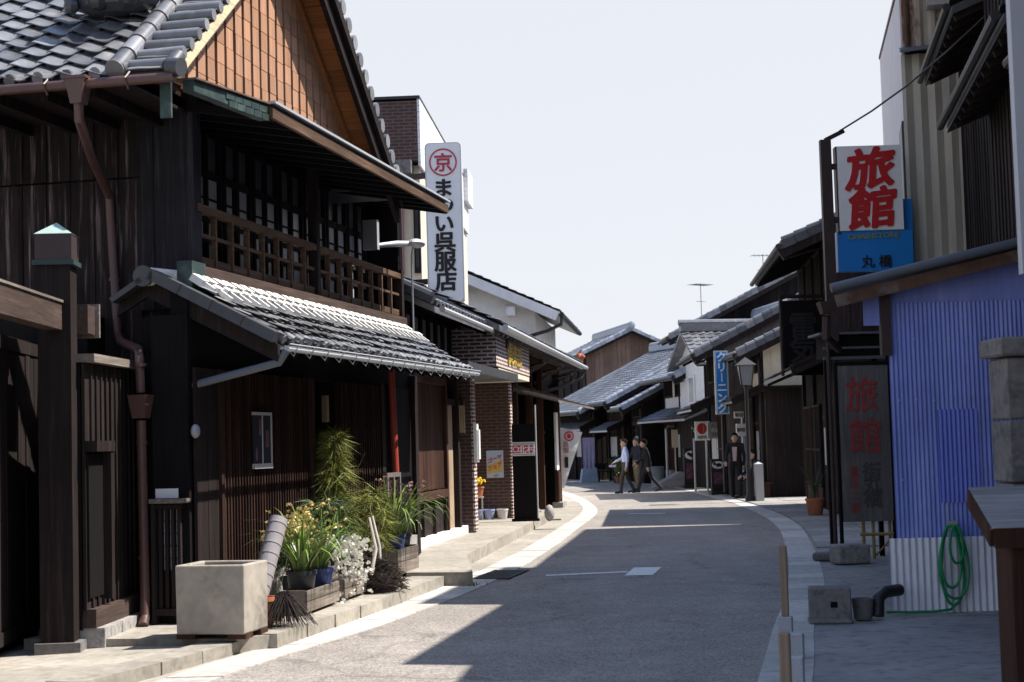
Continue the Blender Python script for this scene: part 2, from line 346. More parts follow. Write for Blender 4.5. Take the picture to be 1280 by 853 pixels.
def thing(name, label, cat, loc=(0, 0, 0), rz=0, group=None):
    o = bpy.data.objects.new(name, None); C.objects.link(o); o.empty_display_size = .2
    o.location = loc; o.rotation_euler = (0, 0, rz); return tag(o, label, cat, group)
def hd(deg): return R(90 - deg)             # heading (clockwise from +Y) to the z rotation that turns local x into it
def copy_tree(o, parent=None):
    c = o.copy(); C.objects.link(c)
    if parent: c.parent = parent
    for ch in list(o.children): copy_tree(ch, c)
    return c
def text(s, size, m, parent, pos, right, up, name='lettering', bold=0., depth=.006, line=1.0, sx=1.0, shear=0.):
    """raised letters, centred on pos, reading along right"""
    cu = bpy.data.curves.new('t', 'FONT'); cu.body = s; cu.size = size; cu.align_x = 'CENTER'; cu.align_y = 'CENTER'
    cu.space_line = line; cu.extrude = depth / 2; cu.shear = shear; cu.resolution_u = 3
    ob = bpy.data.objects.new('t', cu); C.objects.link(ob)
    me = bpy.data.meshes.new_from_object(ob.evaluated_get(bpy.context.evaluated_depsgraph_get()))
    bpy.data.objects.remove(ob); bpy.data.curves.remove(cu)
    r, u = nrm(right), nrm(up); n = np.cross(r, u)
    M = Matrix(((r[0], u[0], n[0], pos[0]), (r[1], u[1], n[1], pos[1]), (r[2], u[2], n[2], pos[2]), (0, 0, 0, 1)))
    bb = np.array([v.co for v in me.vertices]); ctr = (bb.min(0) + bb.max(0)) / 2
    me.transform(M @ Matrix.Diagonal((sx, 1, 1, 1)) @ Matrix.Translation((-ctr[0], -ctr[1], 0)))
    if bold:                                  # heavier strokes: the same glyph set side by side, each a hair further out
        co = np.array([v.co for v in me.vertices]); fs = [list(p.vertices) for p in me.polygons]; rr = bold * size; vs, ff = [co], list(fs)
        for k in range(10):
            t_ = 2 * math.pi * k / 10; vs.append(co + r * rr * math.cos(t_) + u * rr * .8 * math.sin(t_) + n * .0004 * (k + 1)); ff += [[i + len(co) * (k + 1) for i in f] for f in fs]
        bpy.data.meshes.remove(me); me = bpy.data.meshes.new(name); me.from_pydata(np.vstack(vs).tolist(), [], ff)
    me.materials.clear(); me.materials.append(MT[m]); me.name = name
    o = bpy.data.objects.new(name, me); C.objects.link(o)
    if parent: o.parent = parent
    return o
def arc_ring(mb, c, r, right, up, w, seg=40, depth=.008):
    r_, u_ = nrm(right), nrm(up); n = np.cross(r_, u_); c = np.array(c, float); v = []
    for k in range(seg):
        t = 2 * math.pi * k / seg; d = r_ * math.cos(t) + u_ * math.sin(t)
        v += [c + d * (r - w), c + d * (r + w), c + d * (r + w) + n * depth, c + d * (r - w) + n * depth]
    f = []
    for k in range(seg):
        a, b = 4 * k, 4 * ((k + 1) % seg)
        for i in range(4): f.append((a + i, a + (i + 1) % 4, b + (i + 1) % 4, b + i))
    return mb.add(v, f)
def disc(mb, c, r, right, up, depth=.006, seg=28, sy=1.):
    r_, u_ = nrm(right), nrm(up); n = np.cross(r_, u_); c = np.array(c, float)
    return mb.prism([c + r_ * r * math.cos(2 * math.pi * k / seg) + u_ * r * sy * math.sin(2 * math.pi * k / seg) for k in range(seg)], n * depth)
def strap(mb, base, az, ln, w, arch, rise=1.0, seg=6, droop=1.2):
    """a strap leaf: rises from the base and arches over"""
    pts = []; d = V3(math.cos(az), math.sin(az), 0); side = V3(-d[1], d[0], 0); p = np.array(base, float); el = R(80) * rise
    for i in range(seg + 1):
        pts.append(p.copy()); p = p + (d * math.cos(el) + V3(0, 0, 1) * math.sin(el)) * ln / seg; el -= arch * droop / seg * (1 + i * .25)
    v = []
    for i, q in enumerate(pts):
        ww = w * (.55 + .45 * math.sin(math.pi * min(1, .25 + i / seg * .5))) * (1 - (i / seg) ** 3 * .92)
        v += [q - side * ww / 2, q + side * ww / 2]
    return mb.add(v, [(2 * i, 2 * i + 1, 2 * i + 3, 2 * i + 2) for i in range(seg)])
def street_z(x, y): return 0.0
# ---------------------------------------------------------------- ground, road, kerbs
def ribbon(name, L_, R_, z, m, kind='structure', z2=None):
    mb = MB(); n = len(L_); z2 = z if z2 is None else z2
    mb.add([(*p, z) for p in L_] + [(*p, z2) for p in R_], [(i, n + i, n + i + 1, i + 1) for i in range(n - 1)])
    return tag(mb.build(name, m), kind=kind)
def spline(pts, n=8):
    p = np.array(pts, float); out = []
    for i in range(len(p) - 1):
        p0, p1, p2, p3 = p[max(i - 1, 0)], p[i], p[i + 1], p[min(i + 2, len(p) - 1)]
        for t in np.linspace(0, 1, n, endpoint=False):
            out.append(.5 * (2 * p1 + (p2 - p0) * t + (2 * p0 - 5 * p1 + 4 * p2 - p3) * t * t + (3 * p1 - p0 - 3 * p2 + p3) * t ** 3))
    out.append(p[-1]); return np.array(out)
Lout = spline([(-7.2, -10), (-4.6, 3), (-2.64, 11.7), (-1.72, 15), (-.82, 19.1), (.02, 24.5), (.82, 31), (1.52, 37.6), (1.66, 43), (1.42, 51), (.9, 58), (-.6, 65), (-6, 72)])
Linn = spline([(-6.7, -10), (-4.1, 3), (-2.22, 11.7), (-1.28, 15), (-.35, 19.1), (.45, 24.5), (1.2, 31), (1.86, 37.2), (1.98, 43), (1.74, 51), (1.2, 58), (-.35, 65.3), (-5.8, 72.4)])
Rinn = spline([(-2.6, -10), (0.0, 3), (1.65, 11.2), (2.2, 14), (2.9, 17.4), (3.9, 23.4), (4.86, 30.5), (5.35, 38), (5.45, 46.7), (5.1, 57.5), (3.6, 64.5), (.5, 68.5), (-5, 77)])
Rout = spline([(-2.2, -10), (.35, 3), (2.02, 11.2), (2.55, 14), (3.3, 17.4), (4.3, 23.4), (5.26, 30.5), (5.72, 38), (5.75, 46.7), (5.4, 57.5), (3.85, 64.8), (.7, 69), (-4.8, 77.6)])
Rback = Rout + np.array([9.0, 0]); Lback = Lout - np.array([9.0, 0])
gm = MB(); gm.add([(-700, -400, -.03), (700, -400, -.03), (700, 1400, -.03), (-700, 1400, -.03)], [(0, 1, 2, 3)])
tag(gm.build('ground', 'ground'), kind='structure')
ribbon('road', Linn, Rinn, .0, 'asphalt')
def kerb(name, A, B, ln=.62, z=.010):
    """white kerb stones laid end to end"""
    mb = MB(); d = np.r_[0, np.cumsum(np.linalg.norm(np.diff(A, axis=0), axis=1))]; k = int(d[-1] / ln)
    at = lambda P_, s: np.array([np.interp(s, d, P_[:, 0]), np.interp(s, d, P_[:, 1])])
    for i in range(k):
        s0, s1 = i * ln + .006, (i + 1) * ln - .006; zz = z + random.uniform(-.003, .003)
        q = [(*at(A, s0), -.02), (*at(B, s0), -.02), (*at(B, s1), -.02), (*at(A, s1), -.02)]
        mb.hexa(q + [(x, y, zz) for x, y, _ in q])
    return tag(mb.build(name, 'strip'), kind='structure')
kerb('kerb', Lout, Linn); kerb('kerb', Rinn, Rout)
ribbon('pavement', Rout, Rback, .006, 'walk', z2=.05)
ribbon('pavement', Lback, Lout, .03, 'slab', z2=.004)
# flagstone joints on the right pavement: narrow lifted flags near the camera
fl = MB(); d_ = np.r_[0, np.cumsum(np.linalg.norm(np.diff(Rout, axis=0), axis=1))]
s_ = 34.0
while s_ < 62:
    ln = random.uniform(.9, 1.5)
    a = np.array([np.interp(s_, d_, Rout[:, 0]), np.interp(s_, d_, Rout[:, 1])]); b = np.array([np.interp(s_ + ln - .02, d_, Rout[:, 0]), np.interp(s_ + ln - .02, d_, Rout[:, 1])])
    for w0, w1 in ((.04, .98), (1.0, 2.2)):
        q = [(a[0] + w0, a[1], .0), (a[0] + w1, a[1], .0), (b[0] + w1, b[1], .0), (b[0] + w0, b[1], .0)]; zz = .022 + random.uniform(0, .01)
        fl.hexa(q + [(x, y, zz) for x, y, _ in q])
    s_ += ln
tag(fl.build('paving_flags', 'walk'), kind='structure')
# painted marks
pm = MB(); z = .005
pm.add([(.34, 19.92, z), (1.36, 20.14, z), (1.38, 20.31, z), (.34, 20.09, z)], [(0, 1, 2, 3)])
pm.add([(1.29, 19.65, z + .001), (1.63, 19.6, z + .001), (1.85, 20.8, z + .001), (1.50, 20.85, z + .001)], [(0, 1, 2, 3)])
pm.add([(2.5, 36.0, z), (3.3, 35.7, z), (3.3, 35.9, z), (2.5, 36.2, z)], [(0, 1, 2, 3)])
pm.add([(3.2, 49.5, z), (3.7, 49.4, z), (3.7, 49.7, z), (3.2, 49.8, z)], [(0, 1, 2, 3)])
tag(pm.build('road_marking', 'paint'), kind='structure')
# ---------------------------------------------------------------- the big gabled townhouse on the left
HU = 12.05; LO = (-2.97, 14.99, 0)
house = thing('gabled_townhouse', 'large dark timber townhouse with orange cedar gable, tiled roofs and street side balcony rail', 'house', LO, hd(HU))
N = lambda: MB(-1)
SL = .75; RU, RZ = 2.05, 7.53              # roof pitch; ridge position and height
EU0, EU1, EZ = -1.5, 5.6, 4.87
rz = lambda u: RZ - SL * abs(u - RU)
# side wall towards the camera
m = N(); m.box(.02, .12, -5, 0, .2, 5.6)
m.planks('b', 0, -5, -.52, 4.28, 5.7, .25, .03, .008, .02, .05); m.planks('b', -.01, -5, -.52, .2, 4.26, .25, .022, .006, .018, .045)
side = m.build('side_wall', 'sidewood', house)
m = N(); m.box(-.05, .10, -.52, .0, 3.0, 5.3); m.box(-.062, -.05, -.40, -.38, 3.0, 5.2); m.box(-.065, .12, -.035, .03, 2.95, 5.3); m.build('corner_post', 'bluewood', house)
# dark body behind everything
m = N(); m.box(.12, 7.0, -5, -.95, .1, 4.9); m.box(.12, 7.0, -.95, -.05, 2.9, 3.15); m.box(6.92, 7.0, -.95, 0, 3.1, 5.1); m.box(.1, 7, -.95, .05, 4.98, 5.08); m.build('dark_core', 'interior', house)
# upper windows
for i in range(8):
    u0 = .12 + i * .85; u1 = u0 + .80
    f = N()
    for a, b in ((u0, u0 + .06), (u1 - .06, u1), ((u0 + u1) / 2 - .025, (u0 + u1) / 2 + .025)): f.box(a, b, -.50, -.43, 3.35, 5.0)
    for a, b in ((3.35, 3.43), (3.80, 3.84), (4.02, 4.07), (4.48, 4.56), (4.95, 5.0)): f.box(u0 + .06, u1 - .06, -.495, -.435, a, b)
    for z in (3.61, 4.27): f.box(u0 + .06, u1 - .06, -.46, -.447, z - .011, z + .011)
    w = f.build('window', 'darkwood', house)
    g = N(); g.box(u0 + .09, (u0 + u1) / 2 - .05, -.475, -.47, 4.58, 4.93); g.box((u0 + u1) / 2 + .05, u1 - .09, -.475, -.47, 4.58, 4.93); g.build('transom', 'greypane', w)
    p = N(); um = (u0 + u1) / 2
    for a, b in ((u0 + .06, um - .03), (um + .03, u1 - .06)):
        dd = (b - a)
        p.box(a + dd * .06, b - dd * random.uniform(.05, .35), -.462, -.458, 4.07, 4.48)
        p.box(a + dd * .1, b - dd * random.uniform(.1, .6), -.462, -.458, 3.84, 4.02); p.box(a + dd * .1, b - dd * random.uniform(.1, .5), -.462, -.458, 3.43, 3.80)
    p.build('frosted_pane', 'paper', w)
    q = N(); q.box(u0 + .06, u1 - .06, -.49, -.485, 3.43, 4.48); q.build('glass', 'glass', w)
m = N(); m.box(0.1, 6.95, -.95, .0, 3.30, 3.40); m.build('balcony_floor', 'darkwood', house)
# balcony rail
rl = N(); rl.box(0.02, 6.95, -.045, .045, 3.93, 4.0); rl.box(.02, 6.95, -.016, .016, 3.70, 3.73)
rail = rl.build('balcony_rail', 'railwood', house)
nb = 16
for i in range(nb + 1):
    u = .05 + i * 6.86 / nb
    b = N(); b.box(u - .018, u + .018, -.028, .028, 3.41, 3.93); b.build('baluster', 'railwood', rail)
lo_ = N()
for i in range(nb): lo_.box(.05 + i * 6.86 / nb + .03, .05 + (i + 1) * 6.86 / nb - .03, -.012, .012, 3.43, 3.505)
lo_.build('kick_board', 'railwood', rail)
for u, t in ((3.45, 5.0), (6.93, 4.06)):
    b = N(); b.box(u - .05, u + .05, -.06, .055, 3.2, t); b.build('rail_post', 'darkwood', rail)
m = N(); m.box(-.04, 6.98, .0, .09, 3.16, 3.40); m.build('beam', 'beamwood', house)
m = N(); m.box(-.36, -.045, -.02, .13, 3.10, 3.41); m.build('copper_end', 'copper', house)
# gable
g = N(); tri = [(u, 0, z) for u, z in ((-1.2, 5.0), (5.4, 5.0), (5.4, rz(5.4) - .12), (RU, RZ - .14), (-1.2, rz(-1.2) - .12))]
g.prism(tri, (0, -.1, 0)); gab = g.build('gable_wall', 'brownwood', house)  # dark wood backing paints shade into the gaps between the gable boards
g = N(); nb = 27; w_ = 6.5 / nb
for i in range(nb):
    u0 = -1.18 + i * w_; top = rz(u0 + w_ / 2) - .1
    if top < 5.02: continue
    z = 5.05 + random.uniform(0, .02)
    while z < top - .06:
        z2 = min(z + .205, top); g.box(u0 + .032, u0 + w_ - .032, .001, .040 + random.uniform(0, .006), z, z2 - .007); z += .205
g.build('gable_board', 'gable', gab)
# skirt roof under the gable
s = N(); A0, A1 = -.25, 6.22
s.hexa([(A0, .02, 5.03), (A1, .02, 5.03), (A1, .86, 4.79), (A0, .86, 4.79), (A0, .02, 5.07), (A1, .02, 5.07), (A1, .86, 4.83), (A0, .86, 4.83)])
sk = s.build('skirt_roof', 'tiledark', house)
s = N(); s.box(A0, A1 + .02, .862, .90, 4.70, 4.80); s.build('fascia', 'railwood', sk)
s = N(); s.box(A0, A1 + .02, .85, .93, 4.835, 4.86); s.build('metal_edge', 'steel', sk)
s = N()
for i in range(15): s.bar((A0 + .2 + i * .46, -.45, 4.98), (A0 + .2 + i * .46, .84, 4.75), .06, .08)
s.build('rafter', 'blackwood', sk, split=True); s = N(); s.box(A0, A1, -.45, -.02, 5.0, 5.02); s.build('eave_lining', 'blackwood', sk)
s = N(); s.hexa([(-1.35, .50, 4.74), (-.24, .76, 4.68), (-.24, .86, 4.68), (-1.35, .60, 4.74), (-1.35, .50, 4.84), (-.24, .76, 4.82), (-.24, .86, 4.82), (-1.35, .60, 4.84)])
fv = lambda u: .602 + (u + 1.35) * .2342
for i in range(5):
    for k in range(2):
        p, q = -.86 + i * .125 - k * .04, -.86 + i * .125 - k * .04 + .118; z = 4.70 + k * .065 - (p + 1.0) * .04
        s.hexa([(p, fv(p), z), (q, fv(q), z), (q, fv(q) + .008, z), (p, fv(p) + .008, z), (p, fv(p), z + .058), (q, fv(q), z + .058), (q, fv(q) + .008, z + .058), (p, fv(p) + .008, z + .058)])
s.box(-1.47, -1.44, .34, .44, 4.50, 4.84)
s.build('copper_fascia', 'copper', sk)
s = N(); s.hexa([(-1.36, .4, 4.842), (-.22, .65, 4.825), (-.22, .89, 4.825), (-1.36, .63, 4.842), (-1.36, .4, 4.857), (-.22, .65, 4.84), (-.22, .89, 4.84), (-1.36, .63, 4.857)]); s.build('copper_cap', 'rust', sk)
# roof
n_ = nrm((-SL, 0, 1)); sl_ = nrm((1, 0, SL)); LS = (RU - EU0) * math.hypot(1, SL)
rf = N(); rf.tiles((EU0, -6.5, EZ), (0, 1, 0), sl_, 6.42, LS, .268, .245, .058, 10, .052, .010)
rf.tiles((EU0 + .02, .06, EZ + .02), (0, 1, 0), sl_, .40, LS, .40, .245, .012, 4, .05, .004)
sr_ = nrm((-1, 0, SL)); LR = (EU1 - RU) * math.hypot(1, SL); rf.tiles((EU1, -6.5, EZ), (0, 1, 0), sr_, 6.94, LR, .268, .245, .05, 4)
rf.prism([(EU0, -6.5, EZ - .06), (RU, -6.5, RZ - .06), (EU1, -6.5, EZ - .06), (EU1, -6.5, EZ - .0), (RU, -6.5, RZ), (EU0, -6.5, EZ)], (0, 6.94, 0))
for i in range(24): rf.tube([(EU0 - .02, -6.4 + i * .268, EZ + .05), (EU0 + .02, -6.4 + i * .268, EZ + .06)], .055, 10)
roof = rf.build('roof', 'tile', house, True)
k_ = N(); K = 16
for i in range(K):
    a, b = V3(EU0 - .02, -.04, EZ + .07) + sl_ * (i * LS / K), V3(EU0 - .02, -.04, EZ + .07) + sl_ * ((i + 1) * LS / K - .01)
    k_.tube([a, b], [.092, .080], 14)
k_.tube([V3(EU0 - .05, -.04, EZ + .06), V3(EU0, -.04, EZ + .09)], .085, 14)
for i in range(21):                                        # verge tiles: half barrels lying across the edge
    c = V3(EU0, 0, EZ + .05) + sl_ * (.12 + i * LS / 21); k_.tube([c + V3(0, .03, -.01), c + V3(0, .47, -.01 + random.uniform(-.008, .008))], .056, 10)
k_.build('verge_tile', 'tile', roof, True)
k_ = N(); k_.tube([V3(EU0 - .03, .46, EZ + .05), V3(EU0 - .06, .58, EZ + .03)], .08, 16); k_.tube([V3(EU0 - .03, .46, EZ + .05), V3(EU0 + .14, .46, EZ + .18)], .07, 12)
k_.build('round_end_tile', 'tiledark', roof, True)
k_ = N()
for i in range(17):                                        # round ends along the far verge
    c = V3(EU1, 0, EZ + .07) + sr_ * (.06 + i * LR / 17); k_.tube([c + V3(0, .0, 0), c + V3(0, .44, 0)], .07, 9); k_.tube([c + V3(0, .44, 0), c + V3(0, .48, 0)], .088, 10)
k_.build('verge_tile', 'tile', roof, True)
k_ = N(); k_.box(RU - .14, RU + .14, -6.5, .55, RZ - .02, RZ + .35); k_.tube([(RU, -6.5, RZ + .4), (RU, .6, RZ + .4)], .1, 10); k_.build('ridge', 'tile', roof)
k_ = N(); o_ = V3(-.55, -.50, 5.85); k_.ball(o_, .30, 12, (.8, 1.5, .55)); k_.ball(o_ + V3(-.1, .2, .16), .16, 8); k_.ball(o_ + V3(-.1, -.2, .16), .16, 8)

for i in range(26): q = V3(random.uniform(-.22, .12), random.uniform(-.40, .40), random.uniform(-.1, .2)); k_.ball(o_ + q, random.uniform(.05, .11), 7)
k_.tube([o_, o_ + sl_ * 3], .17, 10); k_.build('ridge_end_ornament', 'tiledark', roof)
b_ = N()
def barge(mb, s, u0, z0, ln, v0, v1, h0, h1):
    a = V3(u0, 0, z0); b = a + s * ln; mb.hexa([a + (0, v0, -h0), b + (0, v0, -h0), b + (0, v1, -h0), a + (0, v1, -h0), a + (0, v0, -h1), b + (0, v0, -h1), b + (0, v1, -h1), a + (0, v1, -h1)])
barge(b_, sl_, EU0 + .28, EZ + .2, LS - .36, .34, .40, .20, .06); barge(b_, sl_, EU0 + .2, EZ + .14, LS - .26, .41, .46, .12, .01); b_.build('barge_board', 'creamwood', house)
b_ = N(); barge(b_, sr_, EU1 - .02, EZ, LR, .36, .42, .36, .09); barge(b_, sr_, EU1 - .02, EZ, LR, .43, .48, .16, .03); b_.build('barge_board', 'darkwood', house)
b_ = N()
for i in range(2, 14):
    a = V3(EU1 - .05, 0, EZ - .10) + sr_ * (i * LR / 14); b = V3(EU1 - .05, 0, EZ - .10) + sr_ * ((i + 1) * LR / 14 - .012)
    b_.hexa([a + (0, .01, 0), b + (0, .01, 0), b + (0, .355, 0), a + (0, .355, 0), a + (0, .01, .03), b + (0, .01, .03), b + (0, .355, .03), a + (0, .355, .03)])
b_.build('soffit', 'soffit', house)
b_ = N(); barge(b_, sr_, EU1 - .52, EZ - .14 + .3525, LR - .6, .02, .10, .09, .0); b_.build('purlin_trim', 'soffit', house)
b_ = N(); b_.box(EU0 + .05, 0, -6.5, -.02, 4.84, 4.87)
for i in range(14): b_.box(EU0 + .08, 0, -6.2 + i * .45, -6.13 + i * .45, 4.74, 4.835)
b_.build('eave_soffit', 'darkwood', house)
g = N(); gp = [(EU0 - .07, -6.5, EZ - .03), (EU0 - .07, .52, EZ - .05)]; g.tube(gp, .045, 12)
for i in range(9): g.tube([(EU0 - .07, -5.9 + i * .75, EZ - .12), (EU0 - .14, -5.9 + i * .75, EZ - .04), (EU0 - .05, -5.9 + i * .75, EZ + .03)], .01, 5)
gut = g.build('gutter', 'pipe', house, True)
g = N(); c = (EU0 - .07, -.36, 0)
g.hexa([(c[0] - .06, c[1] - .05, 4.65), (c[0] + .06, c[1] - .05, 4.65), (c[0] + .06, c[1] + .05, 4.65), (c[0] - .06, c[1] + .05, 4.65), (c[0] - .08, c[1] - .09, 4.86), (c[0] + .08, c[1] - .09, 4.86), (c[0] + .08, c[1] + .09, 4.86), (c[0] - .08, c[1] + .09, 4.86)])
g.box(c[0] - .09, c[0] + .09, c[1] - .105, c[1] + .105, 4.86, 4.885); g.build('rainwater_head', 'pipe', gut)
g = N(); g.tube([(c[0], c[1], 4.66), (c[0], c[1], 4.52), (-.85, -.60, 4.30), (-.12, -.80, 4.10), (-.10, -.80, 3.9), (-.12, -.73, 2.80), (-.2, -.66, 2.70), (-.55, -.32, 2.60), (-.62, -.28, 2.52), (-.62, -.27, 2.2)], .042, 12)
g.tube([(-.62, -.27, 1.95), (-.63, -.25, .38), (-.66, -.24, .2), (-.76, -.21, .13)], .044, 12)
for z in (3.3, 2.45, 1.75, .72): g.tube([(-.622 if z < 2.6 else -.10, -.265 if z < 2.6 else -.77, z - .015), (-.622 if z < 2.6 else -.10, -.265 if z < 2.6 else -.77, z + .015)], .052, 12)
dp = g.build('downpipe', 'pipe', house, True)
g = N(); g.hexa([(-.68, -.33, 1.97), (-.56, -.33, 1.97), (-.56, -.21, 1.97), (-.68, -.21, 1.97), (-.71, -.36, 2.18), (-.53, -.36, 2.18), (-.53, -.18, 2.18), (-.71, -.18, 2.18)]); g.build('pipe_funnel', 'pipe', dp)
# pent roof over the ground floor
ps = nrm((0, -.85, .56)); PL = math.hypot(.85, .56)
p = N(); p.tiles((-.36, .97, 2.62), (1, 0, 0), ps, 7.36, PL + .12, .232, .2, .040, 7, .042, .014)
p.hexa([(-.36, .95, 2.56), (7.0, .95, 2.56), (7.0, 0, 3.12), (-.36, 0, 3.12), (-.36, .95, 2.60), (7.0, .95, 2.60), (7.0, 0, 3.17), (-.36, 0, 3.17)])
for i in range(32): p.tube([(-.36 + i * .232 + .04, 1.0, 2.645), (-.36 + i * .232 + .04, .93, 2.69)], .048, 10)
pent = p.build('pent_roof', 'tile', house, True)
p = N()
for i in range(31):
    u = -.30 + i * .232
    for r in range(2):
        c = V3(u + (.11 if r else 0) + random.uniform(-.015, .015), .97, 2.70) + ps * (PL - .06 - r * .16)
        p.bar(c + V3(-.075, 0, .0), c + V3(.075, 0, .0), .13 if r == 0 else .07, .07, (0, .56, .85))
        p.bar(c + V3(.0, .02, -.01), c + V3(0, .14, -.10), .04, .045, (0, .56, .85))
p.build('plaster_seam', 'mortar', pent)
p = N()                                                   # left verge of the pent roof: boards, a small wing and a barrel
p.prism([(-.42, .97, 2.44), (-.42, .97, 2.60), (-.42, -.28, 3.26), (-.42, -.28, 3.08)], (.05, 0, 0)); p.prism([(-.40, -.28, 3.10), (-.40, -.28, 3.26), (-.40, -.56, 3.10), (-.40, -.60, 2.92)], (.05, 0, 0))
p.build('barge_board', 'gatewood', pent)
p = N()
for i in range(4):
    a = V3(-.45, .97, 2.66) + V3(0, -.30 * i, .158 * i); p.bar(a, a + V3(0, -.29, .152), .16, .10, (0, .5, .85))
p.bar((-.42, -.30, 3.24), (-.42, -.60, 3.06), .22, .05, (0, -.5, .85)); p.build('verge_tile', 'tiledark', pent)
p = N(); p.tube([(-.50, -.28, 3.27), (.1, -.10, 3.28)], .085, 14); p.tube([(-.49, -.28, 3.27), (-.47, -.28, 3.27)], .095, 14); p.tube([(-.35, -.0, 3.24), (-.1, .0, 3.25)], .08, 10); p.build('barrel_tile', 'mortar', pent, True); p = N(); p.tube([(-.53, -.28, 3.27), (-.495, -.28, 3.27)], .098, 14); p.build('round_end_tile', 'tiledark', pent, True)
p = N(); p.tube([(-.38, 1.04, 2.56), (7.1, 1.04, 2.60)], .026, 8); p.tube([(-.38, 1.07, 2.60), (7.1, 1.07, 2.64)], .008, 6)
for i in range(17): p.tube([(-.2 + i * .44, .95, 2.60), (-.2 + i * .44, 1.04, 2.50), (-.2 + i * .44, 1.09, 2.60)], .007, 5)
pg = p.build('gutter', 'steel', pent, True)
p = N(); p.tube([(-.38, 1.04, 2.55), (-.38, .97, 2.44), (-.40, -.28, 2.17)], .036, 10); p.build('drain_pipe', 'greypipe', pg, True)
p = N()
for i in range(16): p.bar((-.2 + i * .46, .90, 2.53), (-.2 + i * .46, .0, 3.06), .05, .07)
p.build('rafter', 'blackwood', pent, split=True)
# ground floor
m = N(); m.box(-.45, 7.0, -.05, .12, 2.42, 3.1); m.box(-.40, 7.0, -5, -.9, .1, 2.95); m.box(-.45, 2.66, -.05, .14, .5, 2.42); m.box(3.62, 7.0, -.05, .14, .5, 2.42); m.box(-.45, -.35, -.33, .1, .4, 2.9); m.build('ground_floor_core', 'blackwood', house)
m = N(); m.box(-.45, 7.0, -.1, .19, .10, .46); m.build('plinth', 'stone', house)
m = N(); m.planks('a', .16, -.46, .04, .46, 2.42, .24, .03, .004); m.build('wall_board', 'darkwood', house)
m = N(); m.planks('a', .16, .10, 2.62, .46, 2.42, .075, .02, .012, .022, .022); m.box(.04, .10, .15, .225, .46, 2.42); m.box(2.60, 2.66, .15, .24, .4, 2.42); m.build('ribbed_panel', 'ribwood', house)
m = N(); m.planks('a', .16, 3.66, 5.30, .46, 2.42, .09, .02, .010, .02, .022); m.box(3.60, 3.66, .15, .24, .4, 2.42); m.build('ribbed_panel', 'ribwood', house)
m = N(); m.box(2.62, 3.62, -.55, -.5, .2, 2.45); m.build('entrance_back', 'interior', house)
m = N()
for i in range(9): m.box(2.70 + i * .10, 2.73 + i * .10, -.42, -.38, .5, 2.3)
for z in (.5, 1.1, 1.55, 2.25): m.box(2.66, 3.62, -.43, -.37, z, z + .05)
m.build('entrance_lattice', 'darkwood', house)
m = N(); m.box(3.05, 3.35, -.36, -.35, 1.75, 2.15); m.build('paper_pane', 'cream', house)
m = N(); m.box(5.32, 5.46, .0, .2, .3, 2.45); m.box(5.80, 5.95, -.1, .2, .3, 2.45); m.box(6.88, 7.02, -.3, .2, .2, 2.6); m.build('post', 'darkwood', house, split=True)
m = N(); m.planks('a', .10, 5.95, 6.88, .46, 2.42, .16, .03, .004); m.build('wall_board', 'brownwood', house)
m = N(); m.tube([(5.10, .40, 2.64), (5.12, .45, .15)], .045, 10); m.build('leaning_pipe', 'redpole', house, True)
m = N(); m.box(3.18, 3.26, .14, .20, 1.95, 2.25); m.build('wooden_name_plate', 'tan', house)
m = N(); m.ball((-.50, .20, 1.84), .065, 12, (1, .6, 1)); m.build('doorbell_lamp', 'lampglass', house, True)
# grille in the little side wall
m = N(); m.box(-.52, -.45, -.21, .14, .1, 2.9); w = m.build('side_panel', 'blackwood', house)
m = N()
for i in range(4): m.box(-.58, -.54, -.135 + i * .06, -.105 + i * .06, .25, 1.18)
m.box(-.60, -.52, -.17, .10, 1.15, 1.19); m.box(-.60, -.52, -.17, .10, .2, .26); m.box(-.62, -.53, -.19, -.155, .12, 1.19)
gr = m.build('grille', 'gatewood', house)
m = N(); m.box(-.64, -.50, -.20, .14, 1.20, 1.24); m.build('sill', 'greywood', gr)
m = N(); m.box(-.535, -.53, -.18, .04, 1.245, 1.33); m.build('white_board', 'signwhite', gr)
m = N()
for i in range(3):
    for k in range(5): m.box(-.532, -.526, -.103 + i * .06, -.077 + i * .06, .60 + k * .11, .70 + k * .11)
m.build('pale_pane', 'paper', gr)
# bench step of concrete along the house
st = N(); st.prism([(-1.6, -.9, 0), (4.7, -.9, 0), (4.5, 1.12, 0), (3.2, 1.17, 0), (1.0, 1.27, 0), (-1.3, 1.24, 0), (-1.6, 1.0, 0)], (0, 0, .12))
eo = [(-1.6, 1.02), (-2.84, .90), (-3.83, .76), (-7, .30)]
for (p, q), (p2, q2) in zip(eo[:-1], eo[1:]): st.hexa([(p2, -1.6, -.02), (p, -1.6, -.02), (p, q, -.02), (p2, q2, -.02), (p2, -1.6, .008), (p, -1.6, .008), (p, q, .088), (p2, q2, .088)])
e = st.build('house_step', 'slab'); e.location = LO; e.rotation_euler = (0, 0, hd(HU)); tag(e, kind='structure')
st = N()
for i in range(8): st.box(-1.35 + i * .73, -1.35 + i * .73 + .72, .86, 1.30 - abs(i - 3) * .012, .0, .128 + random.uniform(0, .006))
for (p, q), (p2, q2) in zip(eo[:-1], eo[1:]):
    k = max(1, round((p - p2) / .8))
    for i in range(k):
        a = V3(p + (p2 - p) * (i + .01) / k, q + (q2 - q) * (i + .01) / k - .13, .05); b = V3(p + (p2 - p) * (i + .99) / k, q + (q2 - q) * (i + .99) / k - .13, .05); st.bar(a, b, .30, .10 + random.uniform(0, .008))
e = st.build('step_edging', 'slab'); e.location = LO; e.rotation_euler = (0, 0, hd(HU)); tag(e, kind='structure')
